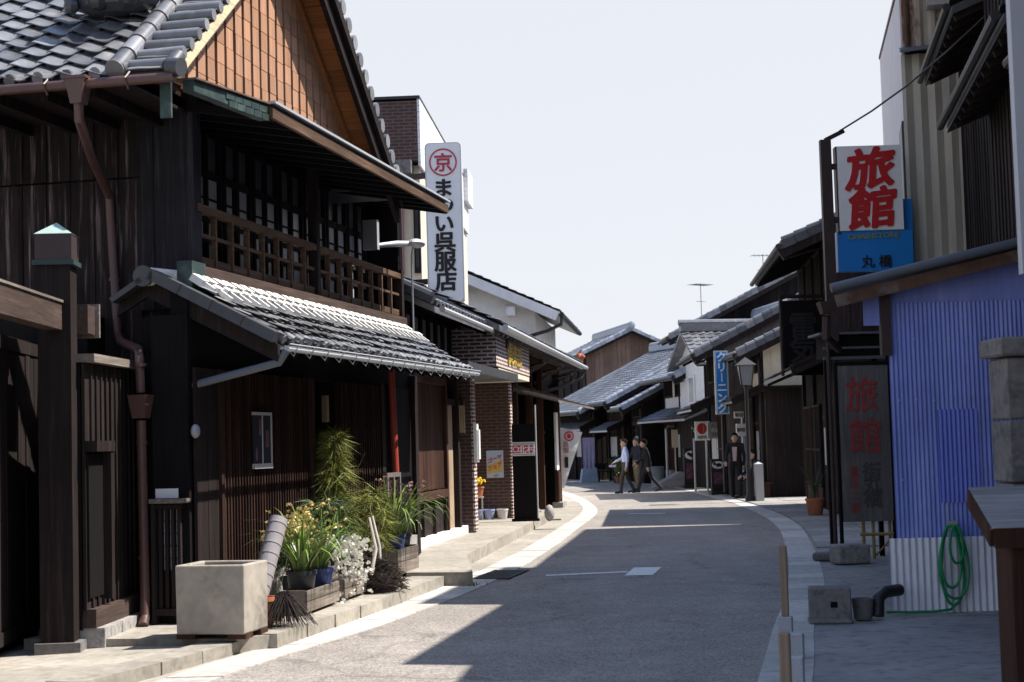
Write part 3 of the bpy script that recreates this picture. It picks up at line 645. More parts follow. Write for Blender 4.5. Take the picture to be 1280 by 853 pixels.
# poster
po = thing('poster', 'dark framed event poster with red marks pinned to the ribbed house wall', 'poster', LO, hd(HU))
m = N(); m.box(.83, 1.31, .222, .236, 1.50, 2.03); m.build('backing', 'navy', po)
m = N(); m.box(.82, 1.32, .222, .25, 1.47, 1.52); m.box(.82, 1.32, .222, .245, 2.0, 2.03); m.box(1.055, 1.075, .237, .243, 1.5, 2.02); m.box(1.30, 1.325, .222, .246, 1.5, 2.03); m.build('frame', 'signframe', po)
m = N(); m.box(.98, 1.03, .237, .241, 1.80, 1.96); m.box(1.15, 1.24, .237, .241, 1.68, 1.85); m.box(.88, .92, .237, .241, 1.55, 1.68); m.build('red_mark', 'panelred', po, split=True)
# ---------------------------------------------------------------- gate and side fence
gate = thing('wooden_gate', 'dark plank gate with tall copper capped post and cross beam left of the townhouse', 'gate', (-3.76, 13.30, 0), hd(-4))
# local: along = into the picture, out = to the street (right)
m = N(); m.box(-.13, .13, -.16, .11, .10, 3.28); gp_ = m.build('gate_post', 'darkwood', gate)
m = N(); m.box(-.145, .145, -.175, .125, 3.27, 3.49); m.build('copper_collar', 'brownmetal', gp_); m = N(); m.box(-3.38, -3.11, -.33, -.06, 0, 3.4); m.build('gate_post', 'darkwood', gate)
m = N(); m.box(-.165, .165, -.195, .145, 3.23, 3.27); m.build('copper_band', 'copper', gp_)
m = N(); m.add([(-.15, -.18, 3.49), (.15, -.18, 3.49), (.15, .13, 3.49), (-.15, .13, 3.49), (0, -.025, 3.60)], [(0, 1, 4), (1, 2, 4), (2, 3, 4), (3, 0, 4), (0, 3, 2, 1)]); m.build('copper_cap', 'capcopper', gp_)
m = N(); m.box(-.17, .17, -.20, .17, .0, .13); m.build('footing_stone', 'darkstone', gp_)
m = N(); m.bar((-3.1, -.18, 2.80), (-.132, -.03, 2.80), .14, .22); m.box(.13, .44, -.02, .20, 2.68, 2.92); bm_ = m.build('cross_beam', 'beamwood', gate)
m = N(); m.box(.445, .50, -.03, .235, 2.66, 2.95); m.build('beam_end_cap', 'greywood', bm_)
m = N(); m.bar((-3.1, -.18, 2.924), (-.132, -.03, 2.924), .17, .02); m.build('beam_cover', 'greywood', bm_)
dr = thing_door = None
m = N(); m.planks('a', -.50, -1.3, 1.42, .22, 2.62, .17, .03, .008, jit=.012); d = m.build('door_leaf', 'gatewood', gate)
m = N(); m.box(-1.3, 1.42, -.48, -.45, .12, .23); m.box(-1.3, 1.42, -.48, -.45, 2.55, 2.66); m.build('door_rail', 'gatewood', d, split=True)
m = N(); m.box(-2.2, 1.6, -.72, -.56, 0, 2.70); m.build('gate_back', 'interior', gate)
fence = thing('plank_fence', 'short dark plank fence with small wicket frame and stone footing beside the gate post', 'fence', (-3.62, 13.40, 0), hd(2.5))
m = N(); m.planks('a', .0, .0, 1.55, .36, 2.42, .135, .025, .008, .022, .03); m.build('plank_panel', 'gatewood', fence)
m = N(); m.box(0, 1.6, -.06, -.01, .2, 2.42); m.build('fence_back', 'blackwood', fence)
m = N(); m.box(-.02, 1.60, -.06, .12, 2.43, 2.50); m.build('cap_strip', 'greywood', fence)
m = N(); m.box(.42, .50, .03, .12, .42, 1.72); m.box(.0, .52, .03, .13, 1.68, 1.77); m.build('wicket_frame', 'darkwood', fence); m = N(); m.box(.02, .42, .028, .05, .46, 1.66); m.build('wicket_door', 'blackwood', fence)
m = N(); m.box(.02, 1.5, -.04, .10, .20, .37); m.build('sill_beam', 'beamwood', fence)
m = N()
for a, b in ((0.02, .52), (.535, 1.0), (1.015, 1.52)): m.box(a, b, -.05, .17, .0, .215)
m.build('footing_stone', 'stone', fence)
# ---------------------------------------------------------------- pots and plants on the step (frame of the townhouse)
def lo(u, v, z=0):                          # point of the townhouse frame in the world
    a = R(HU); return (LO[0] + u * math.sin(a) + v * math.cos(a), LO[1] + u * math.cos(a) - v * math.sin(a), z)
pl = thing('concrete_planter', 'large square grey concrete planter box on the step before the townhouse', 'planter', lo(-1.46, .83, .128), hd(HU))
m = N(); a, b, h0, h1, w = .27, .30, .04, .60, .055
lp_ = lambda p, q, z: [(-p, -q, z), (p, -q, z), (p, q, z), (-p, q, z)]
m.add(lp_(a - .005, b - .005, h0) + lp_(a, b, h1) + lp_(a - w, b - w, h1) + lp_(a - w, b - w, h0 + .1), [(3, 2, 1, 0), (12, 13, 14, 15)] + [(4 * k + i, 4 * k + (i + 1) % 4, 4 * k + 4 + (i + 1) % 4, 4 * k + 4 + i) for k in range(3) for i in range(4)])
o = m.build('box', 'concrete', pl); bv = o.modifiers.new('b', 'BEVEL'); bv.width = .012; bv.segments = 2
m = N()
for x in (-.17, .17):
    for y in (-.22, .22): m.box(x - .08, x + .08, y - .08, y + .08, 0, .04)
m.build('foot', 'brownwood', pl, split=True)
m = N(); m.box(-a + w, a - w, -b + w, b - w, h0 + .1, h1 - .10); m.build('soil', 'bark', pl)
def trough(u, v, ln, label, rz=0, w=.24, h=.20):
    t = thing('wooden_trough', label, 'planter', lo(u, v, .130), hd(HU + rz), 'wooden plant troughs on the step')
    m = N()
    for s in (-1, 1):
        for k in range(2): m.box(-ln / 2, ln / 2, s * w / 2 - .012, s * w / 2 + .012, .03 + k * h / 2, .03 + (k + 1) * h / 2 - .008)
        m.box(s * (ln / 2 - .012) - .012, s * (ln / 2 - .012) + .012, -w / 2 + .013, w / 2 - .013, .03, .03 + h)
    for s in (-1, 1): m.box(s * ln * .36 - .03, s * ln * .36 + .03, -w / 2, w / 2, 0, .03)
    m.box(-ln / 2 + .02, ln / 2 - .02, -w / 2 + .01, w / 2 - .01, .04, .12)
    m.build('side_board', 'greywood', t); return t
trough(.52, .90, 1.10, 'grey weathered wooden trough under the dark pots of yellow orchids', -3)
trough(1.72, .86, .98, 'grey weathered wooden trough under the white flower cascade', -2)
trough(4.42, .62, .9, 'grey weathered wooden trough under the pink orchid by the lattice stand', 0, .26, .30)
def pot_mb(r, h, seg=18): m = MB(); m.lathe((0, 0, 0), [(r * .72, 0), (r * .78, .01), (r * .97, h * .86), (r * 1.06, h * .86), (r * 1.06, h), (r * .93, h), (r * .9, h * .85), (.01, h * .85)], seg); return m
def orchid(name, label, u, v, z, r, h, potm, nleaf, ln, flower, nfl, fz=(.45, .65), group=None, seed=1, spread=.32):
    random.seed(seed); t = thing(name, label, 'potted plant', lo(u, v, z), 0, group)
    pot_mb(r, h).build('pot', potm, t, True)
    m = MB()
    for i in range(nleaf):
        az = random.uniform(0, 6.283); l = ln * random.uniform(.6, 1.1); q = random.uniform(0, r * .6)
        strap(m, (q * math.cos(az), q * math.sin(az), h * .85), az + random.uniform(-.4, .4), l, random.uniform(.020, .034), random.uniform(.6, 1.7), random.uniform(.82, 1.05))
    m.build('foliage', 'leaf', t)
    if nfl:
        s = MB(); f = MB()
        for i in range(nfl // 7 + 1):
            az = random.uniform(0, 6.283); hh = h + random.uniform(*fz); tip = V3(spread * math.cos(az) * random.uniform(.3, 1), spread * math.sin(az) * random.uniform(.3, 1), hh)
            s.tube([(0, 0, h * .85), tip * .5 + V3(0, 0, .1), tip], .006, 5)
            for k in range(7):
                c = tip + V3(random.uniform(-.09, .09), random.uniform(-.09, .09), random.uniform(-.16, .05))
                for j in range(5):
                    q = random.uniform(0, 6.28); e = V3(math.cos(q + j * 1.26), math.sin(q + j * 1.26) * .8, random.uniform(-.4, .9)); e = nrm(e) * .030
                    p = nrm(np.cross(e, V3(random.random(), 1, random.random()))) * .013
                    f.add([c, c + e * .6 + p, c + e, c + e * .6 - p], [(0, 1, 2, 3)])
        s.build('flower_stalk', 'leaf', t); f.build('flower', flower, t)
    return t
orchid('potted_orchid', 'dark pot of yellow flowering orchid with long arching leaves nearest the grey mat', .28, .90, .26, .14, .26, 'plasticpot', 75, .80, 'petal_y', 80, (.30, .62), 'orchids in pots', 3)
orchid('potted_orchid', 'blue pot of yellow flowering orchid close behind the dark pot', .78, .92, .26, .12, .24, 'bluepot', 55, .74, 'petal_y', 60, (.35, .62), 'orchids in pots', 5)
orchid('potted_orchid', 'pot of tall green leaves with a few pink flowers by the lattice stand', 4.20, .66, .38, .13, .24, 'bluepot', 75, .95, 'petal_p', 16, (.55, .75), 'orchids in pots', 8)
orchid('potted_orchid', 'plain leafy dark pot at the far end of the trough', 4.62, .62, .38, .12, .22, 'plasticpot', 40, .85, None, 0, (.4, .5), 'orchids in pots', 9)
# cascade of white flowers
t = thing('white_flower_cascade', 'cascade of white orchid blossom hanging over the trough beside the twig bundle', 'potted plant', lo(1.55, .85, .36))
random.seed(21); f = MB()
for i in range(620):
    x, y = random.gauss(0, .17), random.gauss(.0, .12); a = R(HU)
    c = V3(x * math.sin(a) + y * math.cos(a), x * math.cos(a) - y * math.sin(a), random.uniform(-.10, .42) - abs(x) * .4)
    for j in range(5):
        e = nrm(V3(random.gauss(0, 1), random.gauss(0, 1), random.gauss(0, 1))) * .036; p = nrm(np.cross(e, V3(random.random(), 1, .3))) * .019
        f.add([c, c + e * .6 + p, c + e, c + e * .6 - p], [(0, 1, 2, 3)])
f.build('flower', 'petal_w', t); pot_mb(.15, .2).build('pot', 'plasticpot', t, True)
m = MB()
for i in range(26): strap(m, (0, 0, .15), random.uniform(0, 6.28), random.uniform(.4, .7), .02, random.uniform(.7, 1.3))
m.build('foliage', 'leafdark', t)
# needle-leaved shrubs
def needles(name, label, u, v, z, H_, rad, n, m1, seed, group=None, top=.35):
    random.seed(seed); t = thing(name, label, 'potted plant', lo(u, v, z), 0, group)
    pot_mb(.15, .25).build('pot', 'plasticpot', t, True)
    b = MB(); f = MB()
    for i in range(5): b.tube([(0, 0, .2), (random.gauss(0, .05), random.gauss(0, .05), H_ * .5), (random.gauss(0, rad * .4), random.gauss(0, rad * .4), H_ * random.uniform(.8, 1))], [.018, .012, .004], 6)
    b.build('stem', 'bark', t)
    for i in range(n):
        zz = .35 + (H_ - .3) * random.random() ** .8; rr = rad * (1 - (zz / H_) * (1 - top)) * random.uniform(.1, 1.) * (.75 + .35 * math.sin(zz * 11 + 2 * math.sin(zz * 5))); az = random.uniform(0, 6.283)
        c = V3(rr * math.cos(az), rr * math.sin(az), zz)
        for k in range(9):
            d = nrm(V3(math.cos(az) + random.gauss(0, .7), math.sin(az) + random.gauss(0, .7), random.gauss(.1, .55))); l = random.uniform(.10, .26)
            s_ = nrm(np.cross(d, V3(random.gauss(0, 1), random.gauss(0, 1), random.gauss(0, 1)))) * .0035
            e = c + d * l + V3(0, 0, -l * l * 1.7); f.add([c - s_, c + s_, e], [(0, 1, 2)])
    f.build('foliage', m1, t); return t
needles('potted_pine', 'tall feathery yellow green pine in the dark entrance of the townhouse', 2.75, .42, .12, 1.68, .36, 430, 'needle', 31, 'needle leaved shrubs', .22)
needles('potted_pine', 'low bushy pine with drooping needles left of the pink orchid', 3.55, .58, .12, 1.0, .23, 190, 'needle', 33, 'needle leaved shrubs', .9)
needles('dark_shrub', 'small dark green shrub low behind the white blossom', 2.35, .42, .12, .95, .35, 240, 'leafdark', 35, 'needle leaved shrubs', .8)
needles('dark_shrub', 'dark green shrub squeezed between the ribbed wall and the blue orchid pot', 1.45, .42, .12, .8, .3, 160, 'leafdark', 36, 'needle leaved shrubs', .8)
# twig brooms, mat, terracotta pot
def twigs(mb, c, n, ln, spread, seed, down=True, thick=.004):
    random.seed(seed)
    for i in range(n):
        az = random.uniform(0, 6.283); s = spread * random.uniform(.2, 1); l = ln * random.uniform(.7, 1)
        p0 = V3(*c) + V3(random.gauss(0, .02), random.gauss(0, .02), 0); p1 = p0 + V3(s * .45 * math.cos(az), s * .45 * math.sin(az), -l * .4); p2 = p0 + V3(s * math.cos(az), s * math.sin(az), -l)
        p2[2] = max(p2[2], .01); mb.tube([p0, p1, p2], [thick, thick, thick * .5], 3, False)
t = thing('twig_broom', 'single black twig broom head splayed on the step beside the terracotta pot', 'broom', lo(-.84, 1.14, .128), 0, 'black twig brooms')
m = MB(); twigs(m, (0, 0, .30), 260, .32, .30, 41); m.build('bristle', 'fibre', t)
t = thing('grey_mat_roll', 'ridged grey roll of matting leaning on the ribbed wall behind the planter', 'mat', lo(-.62, .84, .20), 0)
m = MB(); p0, p1 = V3(-.03, 0, .12), V3(.11, .42, .82)
m.tube([p0, p1], .085, 16)
for i in range(8): q = p0 + (p1 - p0) * (i + .4) / 8; m.tube([q, q + (p1 - p0) * .018], .090, 16)
m.build('roll', 'rollgrey', t, True)
t = thing('terracotta_pot', 'plain terracotta flowerpot half hidden behind the concrete planter', 'flowerpot', lo(-.86, .95, .128), 0)
pot_mb(.12, .26).build('pot', 'terracotta', t, True)
t = thing('twig_bundle', 'big round black twig bundle with two pale bent handles on the step edge', 'broom', lo(2.35, 1.0, .128), 0, 'black twig brooms')
m = MB(); random.seed(44)
for i in range(520):
    a = random.uniform(0, 6.28); b = random.uniform(-.2, 1.4); r_ = random.uniform(.20, .30)
    c = V3(r_ * math.cos(a) * math.cos(b), r_ * 1.5 * math.sin(a) * math.cos(b), .06 + r_ * math.sin(b) * .95); d = nrm(np.cross(c - V3(0, 0, .06), V3(random.gauss(0, .5), random.gauss(0, .5), 1))) * random.uniform(.08, .2)
    q = [c - d, c, c + d * .9 + V3(0, 0, -.02)]
    for x in q: x[2] = max(.01, x[2])
    m.tube(q, [.003, .005, .003], 3, False)
m.ball((0, 0, .10), .24, 10, (.95, 1.4, .8)); m.build('bristle', 'fibre', t)
for s in (-1, 1):
    h = MB(); h.tube([(.03 * s, -.12 + s * .22, .20), (.02, -.05 + s * .20, .46), (-.06, .10 + s * .18, .78)], [.02, .018, .014], 8); h.build('handle', 'handle', t, True)
t = thing('lattice_stand', 'small upright wooden lattice stand with carved top panel before the red pipe', 'stand', lo(4.42, .58, .12), hd(HU))
m = N()
for u in (-.28, -.02, .24): m.box(u, u + .045, -.03, .03, .0, 1.22)
for z in (.30, .78, 1.17): m.box(-.28, .285, -.028, .028, z, z + .05)
m.build('frame', 'greywoodz', t)
m = N()
for a in (-.13, .13):
    for k in range(3):
        c = V3(a, 0, .86 + k * .11); m.bar(c + V3(-.08, 0, -.05), c + V3(.08, 0, .05), .02, .03); m.bar(c + V3(-.08, 0, .05), c + V3(.08, 0, -.05), .018, .028)
for a in (-.235, .025): m.box(a, a + .215, -.01, .01, .34, .78)
m.build('fretwork', 'brownwood', t)
# moss and small weeds at the foot of the slab
random.seed(50); m = MB()
for i in range(420):
    q = random.random(); x, y = -1.25 + q * .75 + random.gauss(0, .05), 19.75 - q * 1.0 + random.gauss(0, .08)
    l = random.uniform(.02, .07); a = random.uniform(0, 6.28); m.add([(x, y, .01), (x + .012 * math.cos(a), y + .012 * math.sin(a), .01), (x + random.gauss(0, .02), y + random.gauss(0, .02), l)], [(0, 1, 2)])
tag(m.build('moss', 'moss'), kind='stuff')
# ---------------------------------------------------------------- low shop next to the townhouse
H2O = (-1.62, 22.5, 0)
h2 = thing('low_wooden_shop', 'low two storey wooden shop with plank shutters between townhouse and brick shop', 'house', H2O, hd(8.5))
m = N(); m.box(-.5, 5.0, -4, -.08, .2, 4.0); m.build('dark_core', 'blackwood', h2)
m = N(); m.box(-.35, 5.1, -.1, .12, 0, .30); m.build('plinth', 'plaster', h2)
m = N(); m.planks('a', .0, .40, 3.05, .98, 2.62, .26, .03, .006); m.build('shutter', 'brownwood', h2)
m = N(); m.box(.28, .40, -.05, .09, .3, 2.7); m.box(3.05, 3.17, -.05, .09, .3, 2.7); m.box(.28, 3.17, -.05, .085, 2.6, 2.72); m.box(.40, 3.05, .0, .10, .84, .96); m.build('shutter_frame', 'brownwood', h2)
m = N(); m.box(.40, 3.05, -.02, .02, .3, .86)
for i in range(4): m.box(.40 + i * .86, .48 + i * .86, .02, .07, .3, .84)
m.build('lower_panel', 'darkwood', h2)
m = N(); m.planks('a', .0, 3.22, 3.85, .3, 2.3, .2, .03, .004); m.build('door', 'tan', h2)
m = N(); m.box(3.88, 4.02, -.05, .12, .3, 2.75); m.box(3.17, 4.9, -.05, .08, 2.3, 2.4); m.build('post', 'darkwood', h2)
m = N(); m.box(3.95, 4.0, .13, .22, 1.85, 2.3); m.build('hanging_name_board', 'tan', h2)
m = N()
for u in (4.04, 4.40, 4.80): m.box(u, u + .06, -.02, .05, .3, 2.3)
for z in (.3, .95, 2.25): m.box(4.10, 4.80, -.015, .045, z, z + .05)
d = m.build('glazed_door', 'darkwood', h2)
m = N(); m.box(4.08, 4.82, .0, .008, .35, 2.25); m.build('pane', 'glass', d)
m = N(); m.tube([(4.93, .12, .28), (4.93, .12, 2.75)], .022, 8); m.build('conduit', 'signframe', h2, True)
# dark upper windows
m = N()
for i in range(9): m.box(.1 + i * .58, .18 + i * .58, -.10, -.02, 2.95, 3.65)
m.box(.0, 5.1, -.1, .0, 2.85, 2.97); w = m.build('upper_window', 'darkwood', h2)
m = N(); m.box(.1, 5, -.09, -.08, 2.97, 3.6); m.build('pane', 'paper', w)
m = N(); sl2 = nrm((0, -1, .48)); m.tiles((.0, .55, 3.62), (1, 0, 0), sl2, 6.0, 3.6, .26, .24, .04, 6, .045)
m.prism([(0, .55, 3.52), (0, .55, 3.61), (0, -2.7, 5.15), (0, -2.7, 5.0)], (6.0, 0, 0)); [m.tube([(.10 + i * .26, .58, 3.66), (.10 + i * .26, .50, 3.70)], .05, 8) for i in range(23)]; r2 = m.build('roof', 'tile', h2, True)
m = N(); m.bar((-.05, .55, 3.68), (-.05, -1.6, 4.72), .22, .10); m.tube([(.0, .5, 3.76), (.0, -1.6, 4.78)], .07, 8); m.build('verge_tile', 'tiledark', r2)
m = N()
for i in range(14): m.bar((.1 + i * .45, .52, 3.52), (.1 + i * .45, -.1, 3.80), .05, .07)
m.build('rafter', 'blackwood', r2, split=True)
m = N(); m.tube([(.0, .66, 3.56), (6.0, .66, 3.54)], .045, 8); g2 = m.build('gutter', 'steel', r2, True)
m = N(); m.tube([(5.9, .66, 3.52), (5.9, .62, 3.36), (5.75, .45, 3.22), (5.2, .1, 3.08), (4.9, .02, 3.02)], .05, 8); m.build('downpipe', 'darkmetal', g2, True)
m = N(); m.box(1.2, 6.2, -.1, .75, 2.76, 2.84); m.box(1.2, 6.22, .75, .80, 2.74, 2.88); m.build('flat_canopy', 'tiledark', h2)
# ---------------------------------------------------------------- brick shop
BO = (-.73, 27.04, 0); bk = thing('brick_shop', 'dark red brick shop front with a deep porch and gold letters', 'shop', BO, hd(7.3))
m = N(); m.box(0, .30, -3, .0, 0, 2.9); m.build('brick_pier', 'brick', bk)
m = N(); m.box(4.9, 5.2, -3, .0, 0, 2.9); m.build('brick_pier', 'brick', bk)
m = N(); m.box(-.003, .303, .002, .035, .2, 2.85); m.build('sunlit_pier_face', 'brick2', bk)  # thin skin on the pier in the brick with sunlight painted in
m = N(); m.box(4.897, 5.203, .002, .035, .2, 2.85); m.build('sunlit_pier_face', 'brick2', bk)
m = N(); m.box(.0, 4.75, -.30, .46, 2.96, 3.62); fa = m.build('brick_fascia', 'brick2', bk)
m = N(); m.box(.31, 4.75, -2, .45, 2.86, 2.945); m.build('porch_soffit', 'cream', bk)
m = N(); m.box(-.1, 5.3, -3.2, -3.05, 0, 3.9); m.box(-.35, -.02, -3, -.36, 0, 3.9); m.build('back_wall', 'brick', bk)
m = N(); m.box(1.0, 1.75, -3.05, -3.0, .2, 2.3); m.build('door', 'glass', bk)
text('倶楽部', .42, 'gold', fa, (2.35, -.47, 3.26), (1, 0, 0), (0, 0, 1), 'gold_letter', .03, .03, sx=1.6)
m = N(); m.box(-.04, .16, .04, .10, 1.35, 2.0); m.box(-.02, .14, .10, .13, 1.4, 1.9); m.build('meter_box', 'signwhite', bk)
m = N(); m.box(4.95, 5.12, .04, .10, 1.3, 1.9); m.build('meter_box', 'signwhite', bk)
ps_ = thing('poster', 'sky blue poster with slanted red lettering on the porch brick wall', 'poster', BO, hd(7.3))
m = N(); m.box(4.885, 4.897, -.47, -.13, .98, 1.52); m.build('sheet', 'posterblue', ps_)
m = N(); m.prism([(4.884, -.45, 1.22), (4.884, -.15, 1.34), (4.884, -.15, 1.10), (4.884, -.45, 1.06)], (-.002, 0, 0)); m.build('yellow_area', 'yellow', ps_)
text('ゴーヤ', .105, 'posterred', ps_, (4.880, .30, 1.36), (0, -1, .35), (0, .2, 1), 'lettering', .03, .004)
text('フェア', .105, 'posterred', ps_, (4.880, .30, 1.20), (0, -1, .35), (0, .2, 1), 'lettering', .03, .004)
text('5.17', .05, 'black', ps_, (4.882, .28, 1.02), (0, -1, 0), (0, 0, 1), 'lettering', .02, .004)
def bpt(u, v, z=0): a = R(7.3); return (BO[0] + u * math.sin(a) + v * math.cos(a), BO[1] + u * math.cos(a) - v * math.sin(a), z)
m = N(); m.prism([(-5.6, -.35, 0), (7.5, -1.6, 0), (7.5, .55, 0), (2, .62, 0), (-5.2, .70, 0), (-8.2, 1.25, 0), (-8.1, .45, 0)], (0, 0, .17))
e = m.build('shop_forecourt', 'slab'); e.location = BO; e.rotation_euler = (0, 0, hd(7.3)); tag(e, kind='structure')
for i, (u, v, mm, lb) in enumerate(((4.55, -.62, 'bluebucket', 'pale blue bucket under the yellow flowers in the brick porch'), (4.6, -.40, 'bluebucket', 'pale blue bucket between another blue bucket and a white one'), (4.62, -.14, 'whitebucket', 'white bucket at the outer end of the row in the brick porch'))):
    t = thing('bucket', lb, 'bucket', bpt(u, v, .17), 0, 'buckets in the brick porch'); pot_mb(.11, .20).build('pail', mm, t, True)
t = thing('flower_pot', 'terracotta pot of bright yellow flowers on a low stand in the brick porch', 'potted plant', bpt(4.5, -.62, .62), 0)
pot_mb(.14, .20).build('pot', 'terracotta', t, True); m = MB(); random.seed(61)
for i in range(60):
    c = V3(random.gauss(0, .08), random.gauss(0, .08), .25 + random.uniform(0, .12)); m.ball(c, random.uniform(.018, .03), 6)
m.build('flower', 'petal_b', t); m = MB()
for i in range(30): strap(m, (0, 0, .17), random.uniform(0, 6.28), .2, .03, 1.0)
m.build('foliage', 'leaf', t)
t = thing('plant_stand', 'small pale stand carrying the yellow flowers in the brick porch', 'stand', bpt(4.5, -.62, .17), 0)
m = MB()
for x in (-.1, .1):
    for y in (-.1, .1): m.box(x - .012, x + .012, y - .012, y + .012, 0, .43)
m.box(-.13, .13, -.13, .13, .43, .45); m.build('frame', 'whitebucket', t)
# ---------------------------------------------------------------- long dark shop with the deep eaves
H3O = (-.08, 32.2, 0); h3 = thing('deep_eaved_shop', 'long dark timber shop with deep sagging eaves past the brick porch', 'house', H3O, hd(7.6))
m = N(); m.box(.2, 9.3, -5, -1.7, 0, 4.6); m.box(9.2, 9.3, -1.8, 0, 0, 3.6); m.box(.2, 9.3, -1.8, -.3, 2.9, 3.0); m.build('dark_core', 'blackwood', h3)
m = N(); sl3 = nrm((0, -1, .5)); m.tiles((-5.6, .62, 3.64), (1, 0, 0), sl3, 15.3, 3.9, .27, .25, .04, 5, .045)
m.prism([(-5.6, .62, 3.52), (-5.6, .62, 3.63), (-5.6, -2.9, 5.40), (-5.6, -2.9, 5.24)], (15.3, 0, 0)); r3 = m.build('roof', 'tile', h3, True)
m = N()
for i in range(30): m.bar((-5.4 + i * .52, .58, 3.50), (-5.4 + i * .52, -1.7, 4.64), .06, .08)
m.build('rafter', 'greywoodz', r3, split=True); m = N(); m.box(-5.5, 9.7, -.05, .05, 3.58, 3.72); m.build('eave_beam', 'greywoodz', r3)
m = N(); m.tube([(-5.6, .72, 3.58), (9.7, .72, 3.56)], .055, 8); g3 = m.build('gutter', 'steel', r3, True)
m = N(); m.tube([(9.5, .72, 3.54), (9.4, .60, 3.3), (8.9, .1, 3.05), (7.9, -.3, 2.9)], .05, 8); m.build('downpipe', 'darkmetal', g3, True)
m = N(); m.tube([(-5.6, -2.9, 5.52), (9.7, -2.9, 5.52)], .14, 8); m.box(-5.6, 9.7, -3.05, -2.75, 5.3, 5.5); m.build('ridge', 'tile', r3)
m = N(); m.bar((9.7, .62, 3.70), (9.7, -2.9, 5.46), .2, .12); m.build('verge_tile', 'tile', r3)
m = N(); m.ball((9.75, .55, 3.82), .12, 10, (1, .8, 1.2)); m.ball((9.83, .64, 3.86), .055, 8); m.ball((9.67, .64, 3.86), .055, 8); m.tube([(9.75, .5, 3.9), (9.75, .60, 4.03)], [.05, .02], 8); m.build('demon_end_tile', 'orange', r3, True)
# lower pent eave
m = N(); m.hexa([(.3, .95, 2.46), (9.0, .95, 2.46), (9.0, -.3, 2.82), (.3, -.3, 2.82), (.3, .95, 2.50), (9.0, .95, 2.50), (9.0, -.3, 2.87), (.3, -.3, 2.87)])
for i in range(14): m.bar((.5 + i * .64, .93, 2.51), (.5 + i * .64, -.3, 2.88), .03, .03)
m.build('board_pent', 'greywoodz', h3)
m = N()
for u in (.6, 3.2, 5.2, 8.9): m.box(u - .07, u + .07, -.07, .07, .1, 3.6)
m.box(.2, 9.2, -.06, .06, 3.35, 3.55); m.box(.2, 9.2, -.05, .05, 2.70, 2.84); m.build('post', 'brownwood', h3)
m = N()
for u in (2.9, 5.8, 8.9): m.bar((u, .5, 3.45), (u, -.2, 3.05), .06, .07); m.bar((u - .9, .5, 3.35), (u, -.05, 3.3), .05, .05)
m.build('bracket', 'greywoodz', h3, split=True)
m = N(); m.box(8.30, 8.85, -.02, .03, .95, 2.40); m.box(8.98, 9.18, -.5, .03, 2.85, 3.5); m.build('white_panel', 'plaster', h3)
m = N(); m.box(8.25, 9.0, -.03, .05, .12, .93); m.planks('a', .052, 8.3, 8.85, .2, .9, .14, .01); m.build('dado', 'brownwood', h3)
m = N(); m.box(8.2, 9.15, -.1, .16, .0, .14); m.build('plinth', 'stone', h3)
m = N()
for i in range(6): m.box(1.0 + i * .35, 1.06 + i * .35, -.25, -.2, 2.0, 3.3)
m.build('lattice', 'greywoodz', h3)
m = N(); m.box(5.3, 8.2, -1.0, -.95, .1, 2.7); m.build('glass_front', 'glass', h3)
def h3p(u, v, z=0): a = R(7.6); return (H3O[0] + u * math.sin(a) + v * math.cos(a), H3O[1] + u * math.cos(a) - v * math.sin(a), z)
# standing black board with a red shop sign, facing the camera
t = thing('black_sign_board', 'tall black standing board with a red and white shop sign by the brick corner', 'sign board', (.165, 30.5, .17), R(-8))
m = MB(); m.box(-.22, .22, .0, .05, .05, 1.84); m.box(-.26, .26, -.03, .09, 0, .05); m.build('board', 'blackwood', t)
m = MB(); m.tube([(.235, .03, 0), (.235, .03, 2.2)], .016, 8); m.build('pole', 'signframe', t, True)
m = MB(); m.box(-.215, .215, -.012, .0, 1.24, 1.50); pn = m.build('shop_sign', 'signwhite', t)
m = MB(); m.box(-.21, .21, -.016, -.012, 1.29, 1.44); m.build('red_band', 'crimson', pn)
text('北村', .15, 'signwhite', pn, (.06, -.018, 1.365), (1, 0, 0), (0, 0, 1), 'lettering', .03, .004, sx=1.1)
m = MB(); arc_ring(m, (-.15, -.017, 1.365), .05, (1, 0, 0), (0, 0, 1), .008, 24, .004); m.build('emblem', 'signwhite', pn)
m = MB(); m.box(-.20, .20, -.016, -.012, 1.455, 1.462); m.box(-.2, .2, -.016, -.012, 1.475, 1.482); m.box(-.2, .2, -.016, -.012, 1.26, 1.268); m.build('small_print', 'ink', pn)
t = thing('round_stone', 'squat rounded stone lying on the forecourt by the black sign board', 'stone', (.62, 30.6, .17), 0)
m = MB(); m.ball((0, 0, .14), .16, 12, (.62, .9, 1.0)); m.box(-.02, .22, -.1, .1, 0, .03); m.build('stone', 'stone', t, True)
t = thing('notice_cabinet', 'dark brown notice cabinet with small white labels under the deep eaves', 'cabinet', h3p(5.9, -.18, .12), hd(7.6))
m = N(); m.box(-.55, .55, -.12, .10, .0, 1.75); m.box(-.6, .6, -.16, .14, 1.75, 1.80); m.build('body', 'brownwood', t)
m = N(); m.box(-.25, .1, .101, .11, 1.5, 1.62); m.box(-.5, -.1, .101, .11, .85, 1.0); m.box(-.3, .0, .101, .11, 1.05, 1.12); m.build('paper_label', 'signwhite', t)
m = N(); m.box(-.12, .12, .101, .108, 1.2, 1.36); m.build('red_mark', 'fadedred', t)
